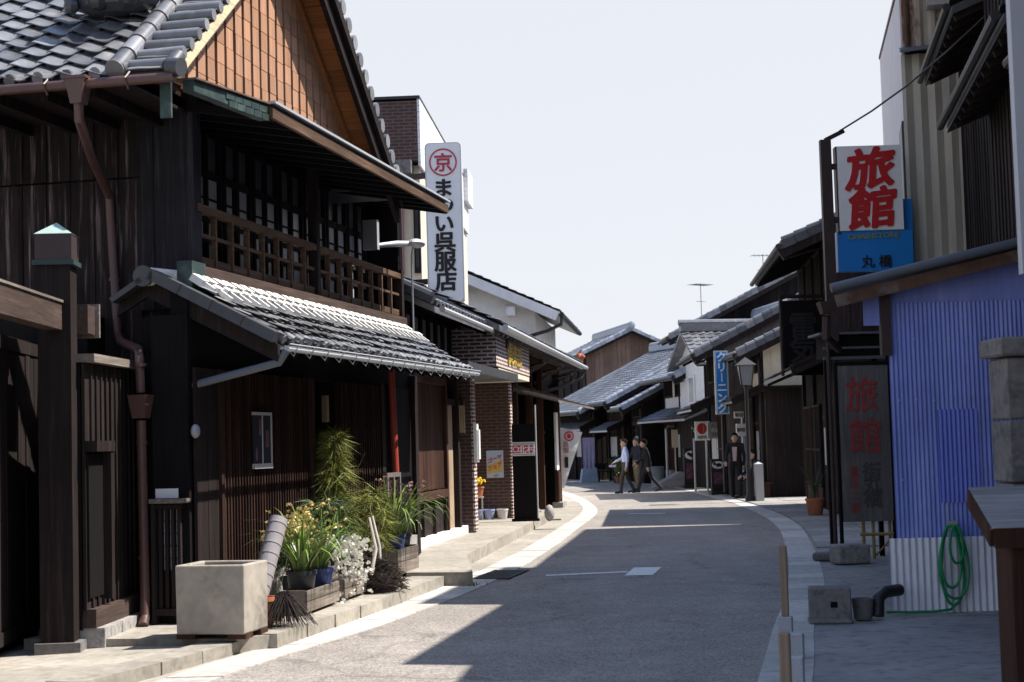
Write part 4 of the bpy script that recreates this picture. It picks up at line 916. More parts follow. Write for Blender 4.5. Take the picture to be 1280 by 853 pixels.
# white pennant banner
t = thing('pennant_banner', 'white triangular pennant banner with a red ring crest at the shop corner', 'banner', (1.21, 42.2, .0), R(4)); t.scale = (.80, .80, .81)
m = MB(); m.tube([(-.02, .02, 0), (-.02, .02, 2.62)], .018, 8); m.tube([(-.02, .02, 2.52), (.68, .0, 2.34)], .01, 6); m.build('pole', 'darkmetal', t, True)
m = MB(); k = 14
for i in range(k):
    z0, z1 = 2.50 - i * 1.95 / k, 2.50 - (i + 1) * 1.95 / k; w0, w1 = .66 * (1 - i / k) + .06, .66 * (1 - (i + 1) / k) + .06
    y0, y1 = .02 * math.sin(i * .9), .02 * math.sin((i + 1) * .9)
    m.hexa([(0, y0, z0), (w0, y0 - .03, z0 - .16 * (1 - i / k)), (w0, y0 - .026, z0 - .16 * (1 - i / k)), (0, y0 + .004, z0), (0, y1, z1), (w1, y1 - .03, z1 - .16 * (1 - (i + 1) / k)), (w1, y1 - .026, z1 - .16 * (1 - (i + 1) / k)), (0, y1 + .004, z1)])
cl = m.build('cloth', 'banner', t)
m = MB(); arc_ring(m, (.27, -.075, 2.22), .14, (1, 0, 0), (0, 0, 1), .022, 28, .006); disc(m, (.27, -.075, 2.22), .07, (1, 0, 0), (0, 0, 1)); m.build('crest', 'crimson', cl)
text('呉\n服', .19, 'fadedred', cl, (.16, -.072, 1.86), (1, 0, 0), (0, 0, 1), 'lettering', .01, .004)
m = MB(); m.box(.10, .22, -.08, -.07, 1.2, 1.55); m.build('black_mark', 'black', cl)
# ---------------------------------------------------------------- white gabled storehouse and a further roof on the left
wg = thing('white_gabled_storehouse', 'white plastered gable with small corbels rising behind the deep eaved shop', 'house', (1.02, 44.5, 0), hd(6))
m = N(); pg_ = [(0, -.35, 0), (0, -7.35, 0), (0, -7.35, 5.3), (0, -3.85, 6.95), (0, -.35, 5.28)]; m.prism(pg_, (7, 0, 0)); m.build('wall', 'plaster', wg)
for s in (1, -1):
    m = N(); a = .35 if s > 0 else -8.0; e_ = nrm((0, -s, .47))
    m.tiles((-.45, a, 5.26), (1, 0, 0), e_, 7.9, 4.2, .28, .26, .04, 4); m.prism([(-.45, a, 5.10), (-.45, a, 5.25), (-.45, -3.85, 7.15), (-.45, -3.85, 7.0)], (7.9, 0, 0)); m.build('roof', 'tile', wg)
m = N(); m.bar((-.44, .30, 5.12), (-.44, -3.85, 7.02), .06, .26); m.build('verge_board', 'plaster', wg)
m = N()
for v, z in ((-1.0, 5.36), (-2.35, 6.0), (-3.7, 6.5)): m.box(-.38, -.01, v - .12, v + .12, z - .16, z + .08)
m.build('corbel', 'plaster', wg, split=True)
m = N(); m.tube([(-.5, .42, 5.16), (7.4, .42, 5.14)], .07, 8); m.tube([(-.4, .42, 5.14), (-.4, .40, 4.9), (-.1, .0, 4.75), (-.1, -.8, 4.55)], .05, 8); m.build('gutter', 'darkmetal', wg, True)
h5 = thing('plain_wooden_house', 'dark wooden house end glimpsed beyond the white storehouse at the bend', 'house', (1.25, 52.2, 0), hd(-2))
m = N(); m.prism([(0, -.6, 0), (0, -7, 0), (0, -7, 5), (0, -3.8, 6.2), (0, -.6, 4.7)], (6, 0, 0)); m.build('wall', 'darkwood', h5)
m = N(); m.tiles((-.4, .0, 4.5), (1, 0, 0), nrm((0, -1, .48)), 6.8, 4.3, .28, .26, .04, 4); m.prism([(-.4, 0, 4.36), (-.4, 0, 4.49), (-.4, -3.8, 6.3), (-.4, -3.8, 6.15)], (6.8, 0, 0)); m.build('roof', 'tile', h5)
# ---------------------------------------------------------------- brick tower with the tall white sign
TO = (-1.65, 30.0, 0); tw = thing('brick_and_tile_block', 'taller block of brick and white tile behind the low shop roofs', 'building', TO, hd(3.5))
m = N(); m.box(.0, 9.8, -4, -.01, 0, 6.95); m.build('body', 'cream', tw)
m = N(); m.box(-.25, 9.8, -4, .0, 7.0, 8.14); m.build('brick_parapet', 'brick', tw)
m = N(); m.box(-.26, 9.8, .002, .05, 6.9, 8.17); m.build('white_tile_face', 'whitetile', tw)
m = N(); m.box(-.28, 9.83, -4, .055, 8.175, 8.23); m.build('coping', 'darkmetal', tw)
m = N(); m.box(-.45, 0.02, -1.2, -.12, 6.75, 6.99); m.build('balcony_slab', 'darkstone', tw)
m = N(); m.box(-.06, -.002, -4, -.55, 3, 6.8); m.build('brick_wall', 'brick', tw)
m = N(); m.box(-.09, -.004, -.54, -.44, 3, 6.8); m.build('white_post', 'signwhite', tw)
m = N(); m.box(-.09, -.004, -.42, -.34, 3, 6.8); m.build('brown_post', 'redpole', tw)
m = N(); m.box(-.05, -.003, -.14, -.02, 4.9, 6.35); w = m.build('window', 'darkwood', tw)
m = N(); m.box(-.055, -.05, -.11, -.05, 5.0, 6.25); m.build('pane', 'glass', w)
m = N(); m.box(8.6, 9.9, .055, .16, 7.55, 8.35); m.build('rooftop_box', 'whitetile', tw)
# the tall sign
sg = thing('tall_white_sign', 'tall white vertical shop sign with a red ring crest over bold black characters', 'sign', (-1.09, 27.0, 4.06), R(-2))
def rounded(w, h, r, y0, y1, mb, k=6):
    pts = []
    for cx, cz, a0 in ((w / 2 - r, h - r, 0), (-w / 2 + r, h - r, 90), (-w / 2 + r, r, 180), (w / 2 - r, r, 270)):
        for i in range(k + 1): a = R(a0 + 90 * i / k); pts.append((cx + r * math.cos(a), y0, cz + r * math.sin(a)))
    mb.prism(pts, (0, y1 - y0, 0)); return mb
rounded(.62, 2.74, .08, 0, .22, MB()).build('case', 'signframe', sg)
fc = rounded(.575, 2.695, .06, -.006, .0, MB()); fc = fc.build('face', 'signwhite', sg); fc.location = (0, 0, .022)
for ch, z_ in zip('まつい呉服店', (1.96, 1.65, 1.345, 1.03, .70, .37)): text(ch, .36 if z_ < 1.2 else .34, 'black', sg, (.0, -.012, z_), (1, 0, 0), (0, 0, 1), 'lettering', .036, .008, sx=1.05)
text('京', .33, 'crimson', sg, (0, -.012, 2.40), (1, 0, 0), (0, 0, 1), 'crest_letter', .02, .008)
m = MB(); arc_ring(m, (0, -.008, 2.40), .225, (1, 0, 0), (0, 0, 1), .012, 40); m.build('crest_ring', 'crimson', sg)
m = MB()
for z in (.38, 2.2): m.bar((-.31, .11, z), (-.80, .35, z), .09, .09)
m.box(-.86, -.76, .30, .42, .0, 2.3); m.box(-.86, -.76, .40, 3.0, .34, .44); m.box(-.86, -.76, .40, 3.0, 2.16, 2.26); m.build('bracket', 'brownmetal', sg)
# street lamp on a slim pole at the end of the rail
lp = thing('street_lamp', 'grey cobra head street lamp on a slim pole at the end of the balcony rail', 'street lamp', lo(7.25, .10, 2.75), hd(HU))
m = N(); m.tube([(0, 0, 0), (0, 0, 1.55), (-.05, .05, 1.70)], .014, 8); m.box(-.05, .05, -.12, .03, .3, .42); m.build('pole', 'steel', lp, True)
m = N(); m.tube([(-.75, -.35, 1.60), (-.4, -.10, 1.66), (-.1, .04, 1.69)], [.03, .045, .04], 10); m.box(-.80, -.7, -.45, -.25, 1.55, 1.95); m.build('lamp_arm', 'steel', lp, True)
m = N(); m.ball((-.02, .08, 1.70), .15, 12, (1.5, .75, .42)); m.build('lamp_head', 'steel', lp, True)
# ---------------------------------------------------------------- right side: generic townhouse with its ridge along the street
def machiya(name, label, A, B, eave, over, half, pitch=.5, wall='darkwood', pent=None, upper='boards', lower='lattice', tile='tile', gable='darkwood', verge=.35, gutter=True, seed=1, nwin=3, pitchw=.27, base='blackwood', cat='house', group=None, gsplit=None):
    random.seed(seed); dx, dy = B[0] - A[0], B[1] - A[1]; L = math.hypot(dx, dy); deg = math.degrees(math.atan2(dx, dy))
    t = thing(name, label, cat, (A[0], A[1], 0), hd(deg), group); ze = eave + over * pitch; zr = ze + half * pitch; M_ = MB
    m = M_(); m.prism([(0, -.02, 0), (0, -2 * half, 0), (0, -2 * half, ze), (0, -half, zr), (0, -.02, ze)], (L, 0, 0)); m.build('wall', base, t)
    top = lambda v: ze + (half - abs(v + half)) * pitch - .02
    m = M_(); m.planks('b', -.001, -2 * half, -.0, .05, 99, .24, .018, .006, .014, .03, top=top); m.build('gable_board', gable, t)
    if gsplit: m = M_(); m.planks('b', -.035, -2 * half, -.0, .05, gsplit, .24, .018, .006, .014, .03); m.box(-.32, -.03, -2 * half, .0, gsplit, gsplit + .05); m.build('lower_gable_board', 'darkwood', t)
    zs = pent[0] if pent else eave - .5
    # upper front
    m = M_()
    if upper == 'boards': m.planks('a', .0, .0, L, zs, ze - .05, .2, .02, .005, .015, .03); m.build('upper_front', wall, t)
    else: m.box(.08, L - .08, -.01, .02, zs, ze - .05); m.build('upper_front', wall, t)
    m = M_()
    for u in np.linspace(.05, L - .05, max(2, int(L / 1.9) + 1)): m.box(u - .06, u + .06, -.02, .05, 0, ze - .06)
    m.box(0, L, -.01, .06, zs - .14, zs); m.build('post', 'darkwood', t)
    for i in range(nwin):
        u0 = L * (i + .18) / nwin; u1 = L * (i + .82) / nwin; a, b = zs + .45, ze - .35
        if b - a < .3: a, b = zs + .2, ze - .15
        f = M_()
        for q in np.linspace(u0, u1, 9 if upper != 'plaster' else 6): f.box(q - .022, q + .022, .025, .075, a, b)
        f.box(u0 - .04, u1 + .04, .024, .085, a - .06, a); f.box(u0 - .04, u1 + .04, .024, .085, b, b + .06)
        w = f.build('window', 'darkwood', t); g = M_(); g.box(u0, u1, .021, .024, a, b); g.build('pane', 'glass' if i % 2 else 'paper', w)
    # lower front
    zb = zs - .16
    if lower == 'lattice':
        k = max(2, int(L / 1.6))
        for i in range(k):
            u0, u1 = L * i / k + .10, L * (i + 1) / k - .10
            if i % 3 == 1:
                f = M_(); f.planks('a', -.06, u0, u1, .12, 2.05, .3, .03, .005); f.box(u0, u1, -.03, .0, 1.98, 2.06); d = f.build('door', 'brownwood', t)
                g = M_(); g.box(u0 + .1, u1 - .1, -.028, -.015, 1.0, 1.8); g.build('pane', 'paper', d)
            else:
                f = M_(); n_b = int((u1 - u0) / .085)
                for q in np.linspace(u0, u1, n_b): f.box(q - .016, q + .016, .0, .045, .55, min(zb, 2.3))
                for z in (.52, 1.3, min(zb, 2.3) - .03): f.box(u0 - .03, u1 + .03, -.005, .055, z, z + .05)
                f.build('lattice', random.choice(['darkwood', 'brownwood', 'ribwood']), t)
                g = M_(); g.box(u0, u1, -.01, .03, .08, .5); g.build('dado', 'brownwood', t)
    else:
        f = M_(); f.planks('a', -.02, .1, L - .1, .1, zb, .22, .02, .006); f.build('shutter', 'brownwood', t)
    # roof
    s1 = nrm((0, -1, pitch)); ln = (half + over) * math.hypot(1, pitch); m = M_(); wd = L + 2 * verge
    m.tiles((-verge, over, eave), (1, 0, 0), s1, wd, ln, pitchw, .25, .042, 5)
    m.prism([(-verge, over, eave - .10), (-verge, over, eave - .01), (-verge, -half, zr - .01), (-verge, -2 * half - over, eave - .01), (-verge, -2 * half - over, eave - .1), (-verge, -half, zr - .10)], (wd, 0, 0))
    m.tiles((-verge, -2 * half - over, eave), (1, 0, 0), nrm((0, 1, pitch)), wd, ln, .4, .5, .05, 3)
    for i in range(int(wd / pitchw)): m.tube([(-verge + i * pitchw + .05, over + .02, eave + .05), (-verge + i * pitchw + .05, over - .05, eave + .08)], .05, 8)
    r = m.build('roof', tile, t, True)
    m = M_(); m.box(-verge, L + verge, -half - .13, -half + .13, zr, zr + .26); m.tube([(-verge - .04, -half, zr + .3), (L + verge + .04, -half, zr + .3)], .10, 8); m.ball((-verge - .03, -half, zr + .22), .2, 8, (.4, 1, 1.1)); m.build('ridge', tile, r)
    m = M_()
    for sgn in (1, -1):
        a = V3(-verge, -half + sgn * (half + over), eave + .06); b = V3(-verge, -half, zr + .06); k = max(4, int(np.linalg.norm(b - a) / .27))
        for i in range(k):
            p, q = a + (b - a) * i / k, a + (b - a) * ((i + .96) / k); m.tube([p + V3(.06, 0, .03), q + V3(.06, 0, .01)], .085, 8); m.bar(p + V3(.0, 0, -.05), q + V3(.0, 0, -.06), .05, .16)
    m.build('verge_tile', tile, r)
    m = M_()
    for sgn in (1, -1): m.bar((-verge + .02, -half + sgn * (half + over), eave - .16), (-verge + .02, -half, zr - .16), .05, .18)
    m.build('barge_board', 'darkwood', r)
    m = M_()
    for i in range(max(3, int(wd / .5))): m.bar((-verge + .2 + i * .5, over - .03, eave - .12), (-verge + .2 + i * .5, -.05, ze - .14), .05, .07)
    m.build('rafter', 'blackwood', r, split=A[1] < 50)
    if gutter:
        m = M_(); m.tube([(-verge, over + .08, eave - .02), (L + verge, over + .08, eave - .05)], .055, 8); g = m.build('gutter', 'darkmetal', r, True)
        m = M_(); m.tube([(-verge + .15, over + .08, eave - .05), (-verge + .15, over - .02, eave - .25), (.06, .10, ze - .45 if over > .5 else eave - .5), (.05, .10, .1)], .042, 8); m.build('downpipe', 'darkmetal', g, True)
    if pent:
        z, o = pent; s2 = nrm((0, -1, .42)); m = M_(); m.tiles((-.12, o, z - .42 * o), (1, 0, 0), s2, L + .24, o * 1.085, pitchw, .22, .038, 5)
        m.prism([(-.12, o, z - .42 * o - .07), (-.12, o, z - .42 * o - .005), (-.12, .0, z - .005), (-.12, .0, z - .09)], (L + .24, 0, 0)); p = m.build('pent_roof', tile, t)
        m = M_(); m.bar((-.13, o, z - .42 * o - .03), (-.13, .0, z - .04), .05, .17); m.bar((-.12, o, z - .42 * o + .07), (-.12, .0, z + .07), .16, .07)
        for i in range(int(L / .5)): m.bar((.1 + i * .5, o - .03, z - .42 * o - .10), (.1 + i * .5, 0, z - .11), .05, .06)
        m.build('barge_board', 'darkwood', p)
    return t, L, ze, zr
machiya('dark_townhouse', 'tall dark townhouse with overhanging gutter eaves just past the inn sign pole', (6.45, 31.6), (6.98, 38.4), 5.4, 1.05, 3.0, .42, pent=(3.35, .95), wall='darkwood', seed=2, tile='tiledark', nwin=4)
machiya('cream_walled_townhouse', 'low townhouse with cream upper wall and two stepped roofs beside the street lantern', (6.75, 43.1), (6.72, 44.9), 3.86, .75, 2.6, .47, pent=(3.0, .9), upper='plaster', wall='cream', gable='cream', seed=3, nwin=1, gsplit=2.95)
machiya('brown_boarded_townhouse', 'townhouse with brown boarded gable wall behind the blue vertical sign', (6.02, 45.5), (6.1, 50.0), 4.02, .85, 4.6, .5, pent=(2.9, 1.0), gable='greywoodz', seed=4, verge=.2, nwin=1)
machiya('white_storehouse', 'narrow white plastered storehouse whose tiled gable roof turns its end to the street', (11.1, 52.4), (6.17, 51.6), 4.05, .35, 1.5, .62, upper='plaster', wall='plaster', gable='plaster', seed=5, nwin=2, tile='tile', base='plaster')
machiya('tiled_corner_house', 'house with broad silver roof and low tiled awning behind the two hanging signs', (6.2, 54.2), (5.6, 59.2), 3.75, .8, 3.6, .52, pent=(2.75, 1.05), upper='plaster', wall='plaster', seed=6, tile='tileblue')
machiya('small_lean_house', 'small house with short lit tiles behind the three walking people', (4.85, 60.0), (4.65, 62.6), 2.85, .85, 1.0, .5, seed=7, tile='tileblue', nwin=1, pent=None)
machiya('silver_roof_house', 'dark boarded house with narrow silver roof second from the street bend', (4.4, 63.2), (3.9, 66.2), 3.15, .85, 4.6, .5, seed=8, tile='tileblue', nwin=1, pent=(2.4, .8))
machiya('long_silver_roof_house', 'dark boarded house with the longest silver roof slope at the street bend', (3.43, 66.9), (1.8, 71.5), 2.85, .9, 5.0, .48, seed=9, tile='tileblue', nwin=2, pent=(2.5, .8))
machiya('brown_gable_hall', 'big faded brown boarded gable rising above the silver roofs', (3.9, 85), (2.5, 93), 6.2, .5, 2.45, .46, seed=10, gable='farwood', verge=.5, tile='tileblue', nwin=1)
machiya('tall_rear_house', 'tall dark house whose tiled verge climbs the skyline right of the brown boarded gable', (6.75, 60.3), (6.7, 62.6), 5.45, .85, 4.5, .5, seed=11, nwin=1, gable='blackwood', tile='tile')
t = bpy.data.objects['white_storehouse']; m = MB(); m.box(4.99, 5.03, -3.0, .0, .05, 2.45); m.build('lower_wall', 'darkwood', t)
m = MB(); m.tiles((5.75, .15, 2.30), (0, -1, 0), nrm((-1, 0, .42)), 3.3, .85, .27, .22, .038, 5); m.prism([(5.75, .15, 2.22), (5.75, .15, 2.29), (4.99, .15, 2.61), (4.99, .15, 2.50)], (0, -3.3, 0)); m.build('end_awning', 'tile', t)
m = MB(); m.box(5.0, 5.03, -1.9, -1.1, 2.75, 3.75); w_ = m.build('window', 'signwhite', t); m = MB(); m.box(5.03, 5.04, -1.75, -1.25, 2.85, 3.65); m.build('pane', 'paper', w_)
# television aerials
def aerial(label, x, y, z, h, n, rz):
    t = thing('television_aerial', label, 'aerial', (x, y, z), rz, 'television aerials'); m = MB(); m.tube([(0, 0, -.4), (0, 0, h)], .013, 6); m.build('mast', 'darkmetal', t)
    m = MB(); m.tube([(-.45, 0, h - .05), (.45, 0, h - .05)], .012, 5)
    for i in range(n): x_ = -.42 + i * .84 / (n - 1); m.tube([(x_, -.28, h - .05), (x_, .28, h - .05)], .008, 5)
    m.tube([(-.25, 0, h * .45), (.25, 0, h * .45)], .01, 5); m.build('antenna', 'darkmetal', t)
aerial('thin aerial on the tall rear house ridge nearest the white storehouse', 7.2, 60.4, 6.25, 1.25, 7, .7)
aerial('thin aerial standing high on the right skyline by the dark eaves', 9.6, 60.4, 7.45, 1.1, 6, .2)
# ---------------------------------------------------------------- corrugated block, tall dark houses and blue shed on the near right
cb = thing('corrugated_block', 'tall block with beige corrugated end, rust stained top and pinkish white street wall', 'building', (5.43, 21.5, 0), hd(11.63))
LC = 9.5; zt = lambda u: 7.72 + 1.2 * u / LC
m = MB(); m.prism([(.03, -1.3, 0), (LC, -1.3, 0), (LC, -1.3, zt(LC) - .05), (.03, -1.3, zt(.03) - .05)], (0, 1.27, 0)); m.build('body', 'interior', cb)
m = MB(); m.prism([(.0, -.02, 0), (LC, -.02, 0), (LC, -.02, zt(LC)), (.0, -.02, zt(0))], (0, .04, 0)); m.build('street_wall', 'pinkwall', cb)
m = MB(); m.corrug(-1.3, .03, .0, 0, 6.78, .19, .02, True, 'b'); m.build('corrugated_end', 'beigesheet', cb)
m = MB(); m.corrug(-1.3, .0, -.02, 6.86, 7.74, .19, .02, True, 'b'); m.build('rusty_panel', 'rustsheet', cb)
m = MB(); m.hexa([(-.4, -.45, 6.76), (.0, -.45, 6.82), (.0, .05, 6.82), (-.4, .05, 6.72), (-.4, -.45, 6.80), (.0, -.45, 6.88), (.0, .05, 6.88), (-.4, .05, 6.76)]); m.build('small_canopy', 'greypipe', cb)
m = MB(); m.tube([(-.03, -.06, 6.8), (-.03, -.06, 7.7)], .04, 8); m.build('downpipe', 'rust', cb)
m = MB(); m.box(-.3, -.02, -.70, -.33, 7.36, 7.6); m.build('extractor_box', 'steel', cb)
m = MB(); m.box(.15, 1.15, .02, .05, 4.3, 5.9); w = m.build('window', 'brownmetal', cb); m = MB(); m.box(.2, 1.1, .05, .055, 4.35, 5.85); m.build('pane', 'greypipe', w)
m = MB(); m.prism([(.0, -1.3, zt(0)), (LC, -1.3, zt(LC)), (LC, -1.3, zt(LC) + .06), (.0, -1.3, zt(0) + .06)], (0, 1.34, 0)); m.build('coping', 'brownmetal', cb)
def slab_house(name, label, A, B, low, lover, high, hover, seed, ue=0):
    dx, dy = B[0] - A[0], B[1] - A[1]; L = math.hypot(dx, dy); t = thing(name, label, 'house', (*A, 0), hd(math.degrees(math.atan2(dx, dy))))
    m = MB(); m.box(0, L, -4, -.02, 0, high + .3); m.box(L, L + ue + .001, -1, -.02, 0, high + .3); m.build('wall', 'blackwood', t)  # ue: wall stretch added at the far end to block a strip of sun
    m = MB(); m.planks('a', 0, 0, L, .1, high + .2, .25, .02, .006, .015, .03); m.planks('b', -.001, -4, 0, .1, high + .2, .25, .02, .006, .015, .03); m.build('wall_board', 'darkwood', t)
    for nm, z, ov in (('lower_roof', low, lover), ('unseen_upper_roof', high, hover)):  # upper roof is out of view, its height set to cast the road shadow
        le = ue if z == high else 0; m = MB(); m.tiles((-.2, ov, z), (1, 0, 0), nrm((0, -1, .42)), L + .4 + le, (ov + (3.5 if z == high else 0)) * 1.08, .27, .25, .04, 4); m.prism([(-.2, ov, z - .1), (-.2, ov, z - .01), (-.2, 0, z + .42 * ov - .01), (-.2, 0, z + .42 * ov - .12)], (L + .4 + le, 0, 0)); r = m.build(nm, 'tiledark', t)
        m = MB()
        for i in range(int(L / .4) + 1): m.bar((-.1 + i * .4, ov - .03, z - .13), (-.1 + i * .4, 0, z + .42 * ov - .14), .05, .07)
        m.build('rafter', 'darkwood', r, split=True)
        m = MB(); m.tube([(-.2, ov + .06, z - .02), (L + .2, ov + .06, z - .02)], .045, 8); m.build('gutter', 'darkmetal', r, True)
    return t
slab_house('tall_dark_house', 'tall dark boarded house between the blue shed and the beige corrugated block', (5.42, 17.35), (5.98, 20.6), 6.3, .48, 8.2, .85, 12, 1.0)
slab_house('eaves_house', 'dark two storey house at the right edge whose low eave hangs above the blue shed', (4.50, 12.8), (5.22, 17.05), 5.0, .45, 7.2, .45, 13)
slab_house('shadow_casting_house', 'unseen dark boarded house added right of the view to cast shadow on the road', (4.13, 9.65), (4.38, 12.45), 4.6, .3, 6.35, .4, 14)  # out of view, added for the near edge of the road shadow
slab_house('shadow_casting_house', 'unseen dark boarded house added beside the viewer for shade, past a made-up sun gap', (3.5, -8), (4.05, 8.75), 4.6, .3, 6.7, .4, 15)  # gap between these two is made to let sun reach the stand lid
# white hanging board at the frame edge
wb = thing('white_projecting_board', 'white painted board projecting above the stone pillar at the right edge', 'sign board', (3.53, 11.0, 2.72), 0)
m = MB(); m.box(0, .62, -.03, .06, 0, 3.4); m.build('board', 'dullwhite', wb); m = MB(); m.box(.3, 1.0, .0, .03, .4, .46); m.box(.3, 1.0, .0, .03, 2.9, 2.96); m.build('bracket', 'darkmetal', wb)
shed = thing('blue_corrugated_shed', 'small shed clad in blue corrugated sheet with a sloping rust edged roof', 'shed', (3.36, 14.70, 0), 0)
m = MB(); m.prism([(.12, .06, 0), (1.38, .06, 0), (1.6, 2.2, 0), (1.0, 3.2, 0)], (0, 0, 2.72)); m.build('frame', 'interior', shed)
m = MB(); m.corrug(.10, 1.42, .0, .60, 2.84, .041, .0062); m.add([(-.12, .003, 2.64), (.10, .003, 2.64), (.10, .003, 2.93), (-.12, .003, 2.90)], [(0, 1, 2, 3)]); m.prism([(.10, .012, 2.83), (1.42, .012, 2.83), (1.42, .012, 3.26), (.10, .012, 2.93)], (0, .01, 0)); m.build('blue_cladding', 'bluesheet', shed)
m = MB(); m.corrug(.52, .88, -.014, 1.0, 1.85, .041, .0062); m.build('blue_patch', 'bluepatch', shed)
m = MB()
for z in (1.22, 1.94, 2.50):
    for i in range(8): m.ball((.18 + i * .16, -.012, z + random.uniform(-.01, .01)), .009, 6)
m.build('screw', 'steel', shed)
m = MB(); m.corrug(.02, 1.02, -.045, .0, .69, .062, .012); m.build('white_cladding', 'whitesheet', shed)
m = MB(); m.box(.03, .12, -.06, .04, 2.36, 2.96); m.build('post', 'brownmetal', shed)
m = MB(); m.hexa([(-.42, -.22, 2.94), (1.5, -.22, 3.36), (1.8, 2.3, 3.42), (.55, 3.3, 3.15), (-.42, -.22, 2.98), (1.5, -.22, 3.40), (1.8, 2.3, 3.46), (.55, 3.3, 3.19)]); rr = m.build('roof', 'greypipe', shed)
m = MB(); m.bar((-.40, -.18, 2.86), (1.5, -.18, 3.28), .04, .11); m.build('fascia', 'rust', rr)
m = MB(); m.tube([(-.45, -.22, 2.975), (1.5, -.22, 3.40)], .045, 10); m.build('roof_roll', 'greypipe', rr, True)
m = MB(); m.hexa([(-.50, -.06, 2.76), (-.40, -.06, 2.76), (-.40, .08, 2.76), (-.50, .08, 2.76), (-.53, -.10, 2.87), (-.36, -.10, 2.87), (-.36, .11, 2.87), (-.53, .11, 2.87)]); m.tube([(-.46, 0, 2.74), (-.46, .05, 2.55), (-.3, .3, 2.45)], .04, 8); m.build('rainwater_head', 'brownmetal', rr)
hs = thing('garden_hose', 'coiled green hose hung on the white corrugated sheet with its tail on the paving', 'hose', (3.93, 14.62, .0), 0)
m = MB()
for k, (rx, rzz, dx) in enumerate(((.10, .36, 0), (.13, .33, .01), (.09, .28, -.02), (.06, .17, .03))):
    cz = .80 - rzz
    m.tube([(dx + rx * math.sin(a) * (1 - .25 * math.cos(a)), -.025 - .018 * k - .01 * math.sin(2 * a), cz + rzz * math.cos(a)) for a in np.linspace(0, 2 * math.pi, 30)], .0125, 7, False)
m.tube([(.02, -.05, .10), (-.05, -.09, .05), (-.22, -.14, .04), (-.45, -.12, .04), (-.62, -.05, .04)], .0125, 7); m.build('coil', 'hose', hs, True)
m = MB(); m.box(-.03, .06, -.05, .0, .76, .84); m.build('hook', 'steel', hs)
sp = thing('stone_pillar', 'thick pillar of rough grey stone blocks behind the wooden stand', 'pillar', (3.56, 11.1, 0), 0)
for i in range(5):
    m = MB(); z = i * .43; m.box(-.20, .25, -.20, .2, z, z + .42); o = m.build('stone_block', 'darkstone', sp); bv = o.modifiers.new('b', 'BEVEL'); bv.width = .012
m = MB(); m.box(-.25, .3, -.25, .25, 2.15, 2.28); o = m.build('cap_stone', 'darkstone', sp); bv = o.modifiers.new('b', 'BEVEL'); bv.width = .015
ws = thing('wooden_stand', 'brown wooden stand with a sloping weathered lid in the right foreground', 'stand', (2.68, 9.0, 0), R(-4))
m = MB()
for i in range(5): y0 = -.20 + i * .115; m.hexa([(-.07, y0, 1.09 + .36 * (y0 + .2)), (.95, y0, 1.09 + .36 * (y0 + .2)), (.95, y0 + .11, 1.09 + .36 * (y0 + .31)), (-.07, y0 + .11, 1.09 + .36 * (y0 + .31)), (-.07, y0, 1.115 + .36 * (y0 + .2)), (.95, y0, 1.115 + .36 * (y0 + .2)), (.95, y0 + .11, 1.115 + .36 * (y0 + .31)), (-.07, y0 + .11, 1.115 + .36 * (y0 + .31))])
m.build('lid', 'lidwood', ws)
m = MB(); m.bar((-.06, -.21, 1.06), (.95, -.21, 1.06), .04, .11); m.bar((-.06, -.2, 1.06), (-.06, .36, 1.26), .045, .10); m.build('lid_frame', 'brownwood', ws)
m = MB(); m.planks('a', -.17, .05, .9, .0, 1.02, .14, .025, .006, .0); m.box(.05, .9, -.165, .28, 0, 1.05); m.box(.03, .14, -.19, -.1, 0, 1.04); m.build('body', 'brownwood', ws)
# ---------------------------------------------------------------- inn sign, inn board
rs = thing('inn_sign', 'white and blue steel sign with brushed red characters on a brown post', 'sign', (4.30, 21.15, .09), 0); rs.scale = (.945, .945, .945)
m = MB(); m.box(-.13, .02, -.06, .06, 2.95, 5.80); m.tube([(-.13, 0, -.09), (-.13, 0, 2.96)], .03, 8); m.box(.02, .10, -.02, .03, 5.38, 5.46); m.box(.02, .10, -.02, .03, 4.62, 4.70); m.bar((-.05, 0, 5.80), (.22, .02, 5.93), .06, .06); m.box(.08, .12, -.03, .14, 4.45, 5.70); m.build('post', 'brownmetal', rs)
m = MB(); m.box(.10, 1.0, -.04, .14, 4.50, 5.70); fp = m.build('white_box', 'signwhite', rs)
m = MB(); m.box(.06, 1.12, -.02, .16, 3.93, 4.495); m.box(1.0, 1.16, .1, .3, 4.0, 4.95); bp = m.build('blue_box', 'signblue', rs)
text('旅', .60, 'red', fp, (.55, -.05, 5.38), (1, 0, .10), (-.10, 0, 1), 'brushed_character', .042, .01, shear=.16, sx=1.18)
text('館', .60, 'red', fp, (.57, -.05, 4.82), (1, 0, .10), (-.10, 0, 1), 'brushed_character', .042, .01, shear=.16, sx=1.18)
text('CHAINSTORE', .095, 'olive', bp, (.57, -.03, 4.42), (1, 0, .03), (0, 0, 1), 'lettering', .02, .006, sx=1.25)
text('丸 橋', .19, 'black', bp, (.60, -.03, 4.06), (1, 0, .0), (0, 0, 1), 'lettering', .02, .006)
cl = thing('stay_cable', 'black stay cable running from the inn sign post up to the dark house', 'cable', (4.45, 21.15, 5.69), 0)
m = MB(); e = V3(5.30 - 4.45, 17.2 - 21.15, 6.20 - 5.69); m.tube([(0, 0, 0)] + [tuple(e * t + V3(0, 0, -.10 * math.sin(math.pi * t))) for t in (.25, .5, .75)] + [tuple(e)], .012, 6); m.build('cable', 'darkmetal', cl)
ib = thing('inn_board', 'tall weathered grey board with faded red characters on a yellow bamboo stand', 'sign board', (4.60, 21.1, 0), R(2))
m = MB(); m.box(-.335, .335, -.03, .03, .50, 2.55); bo = m.build('board', 'boardgrey', ib)
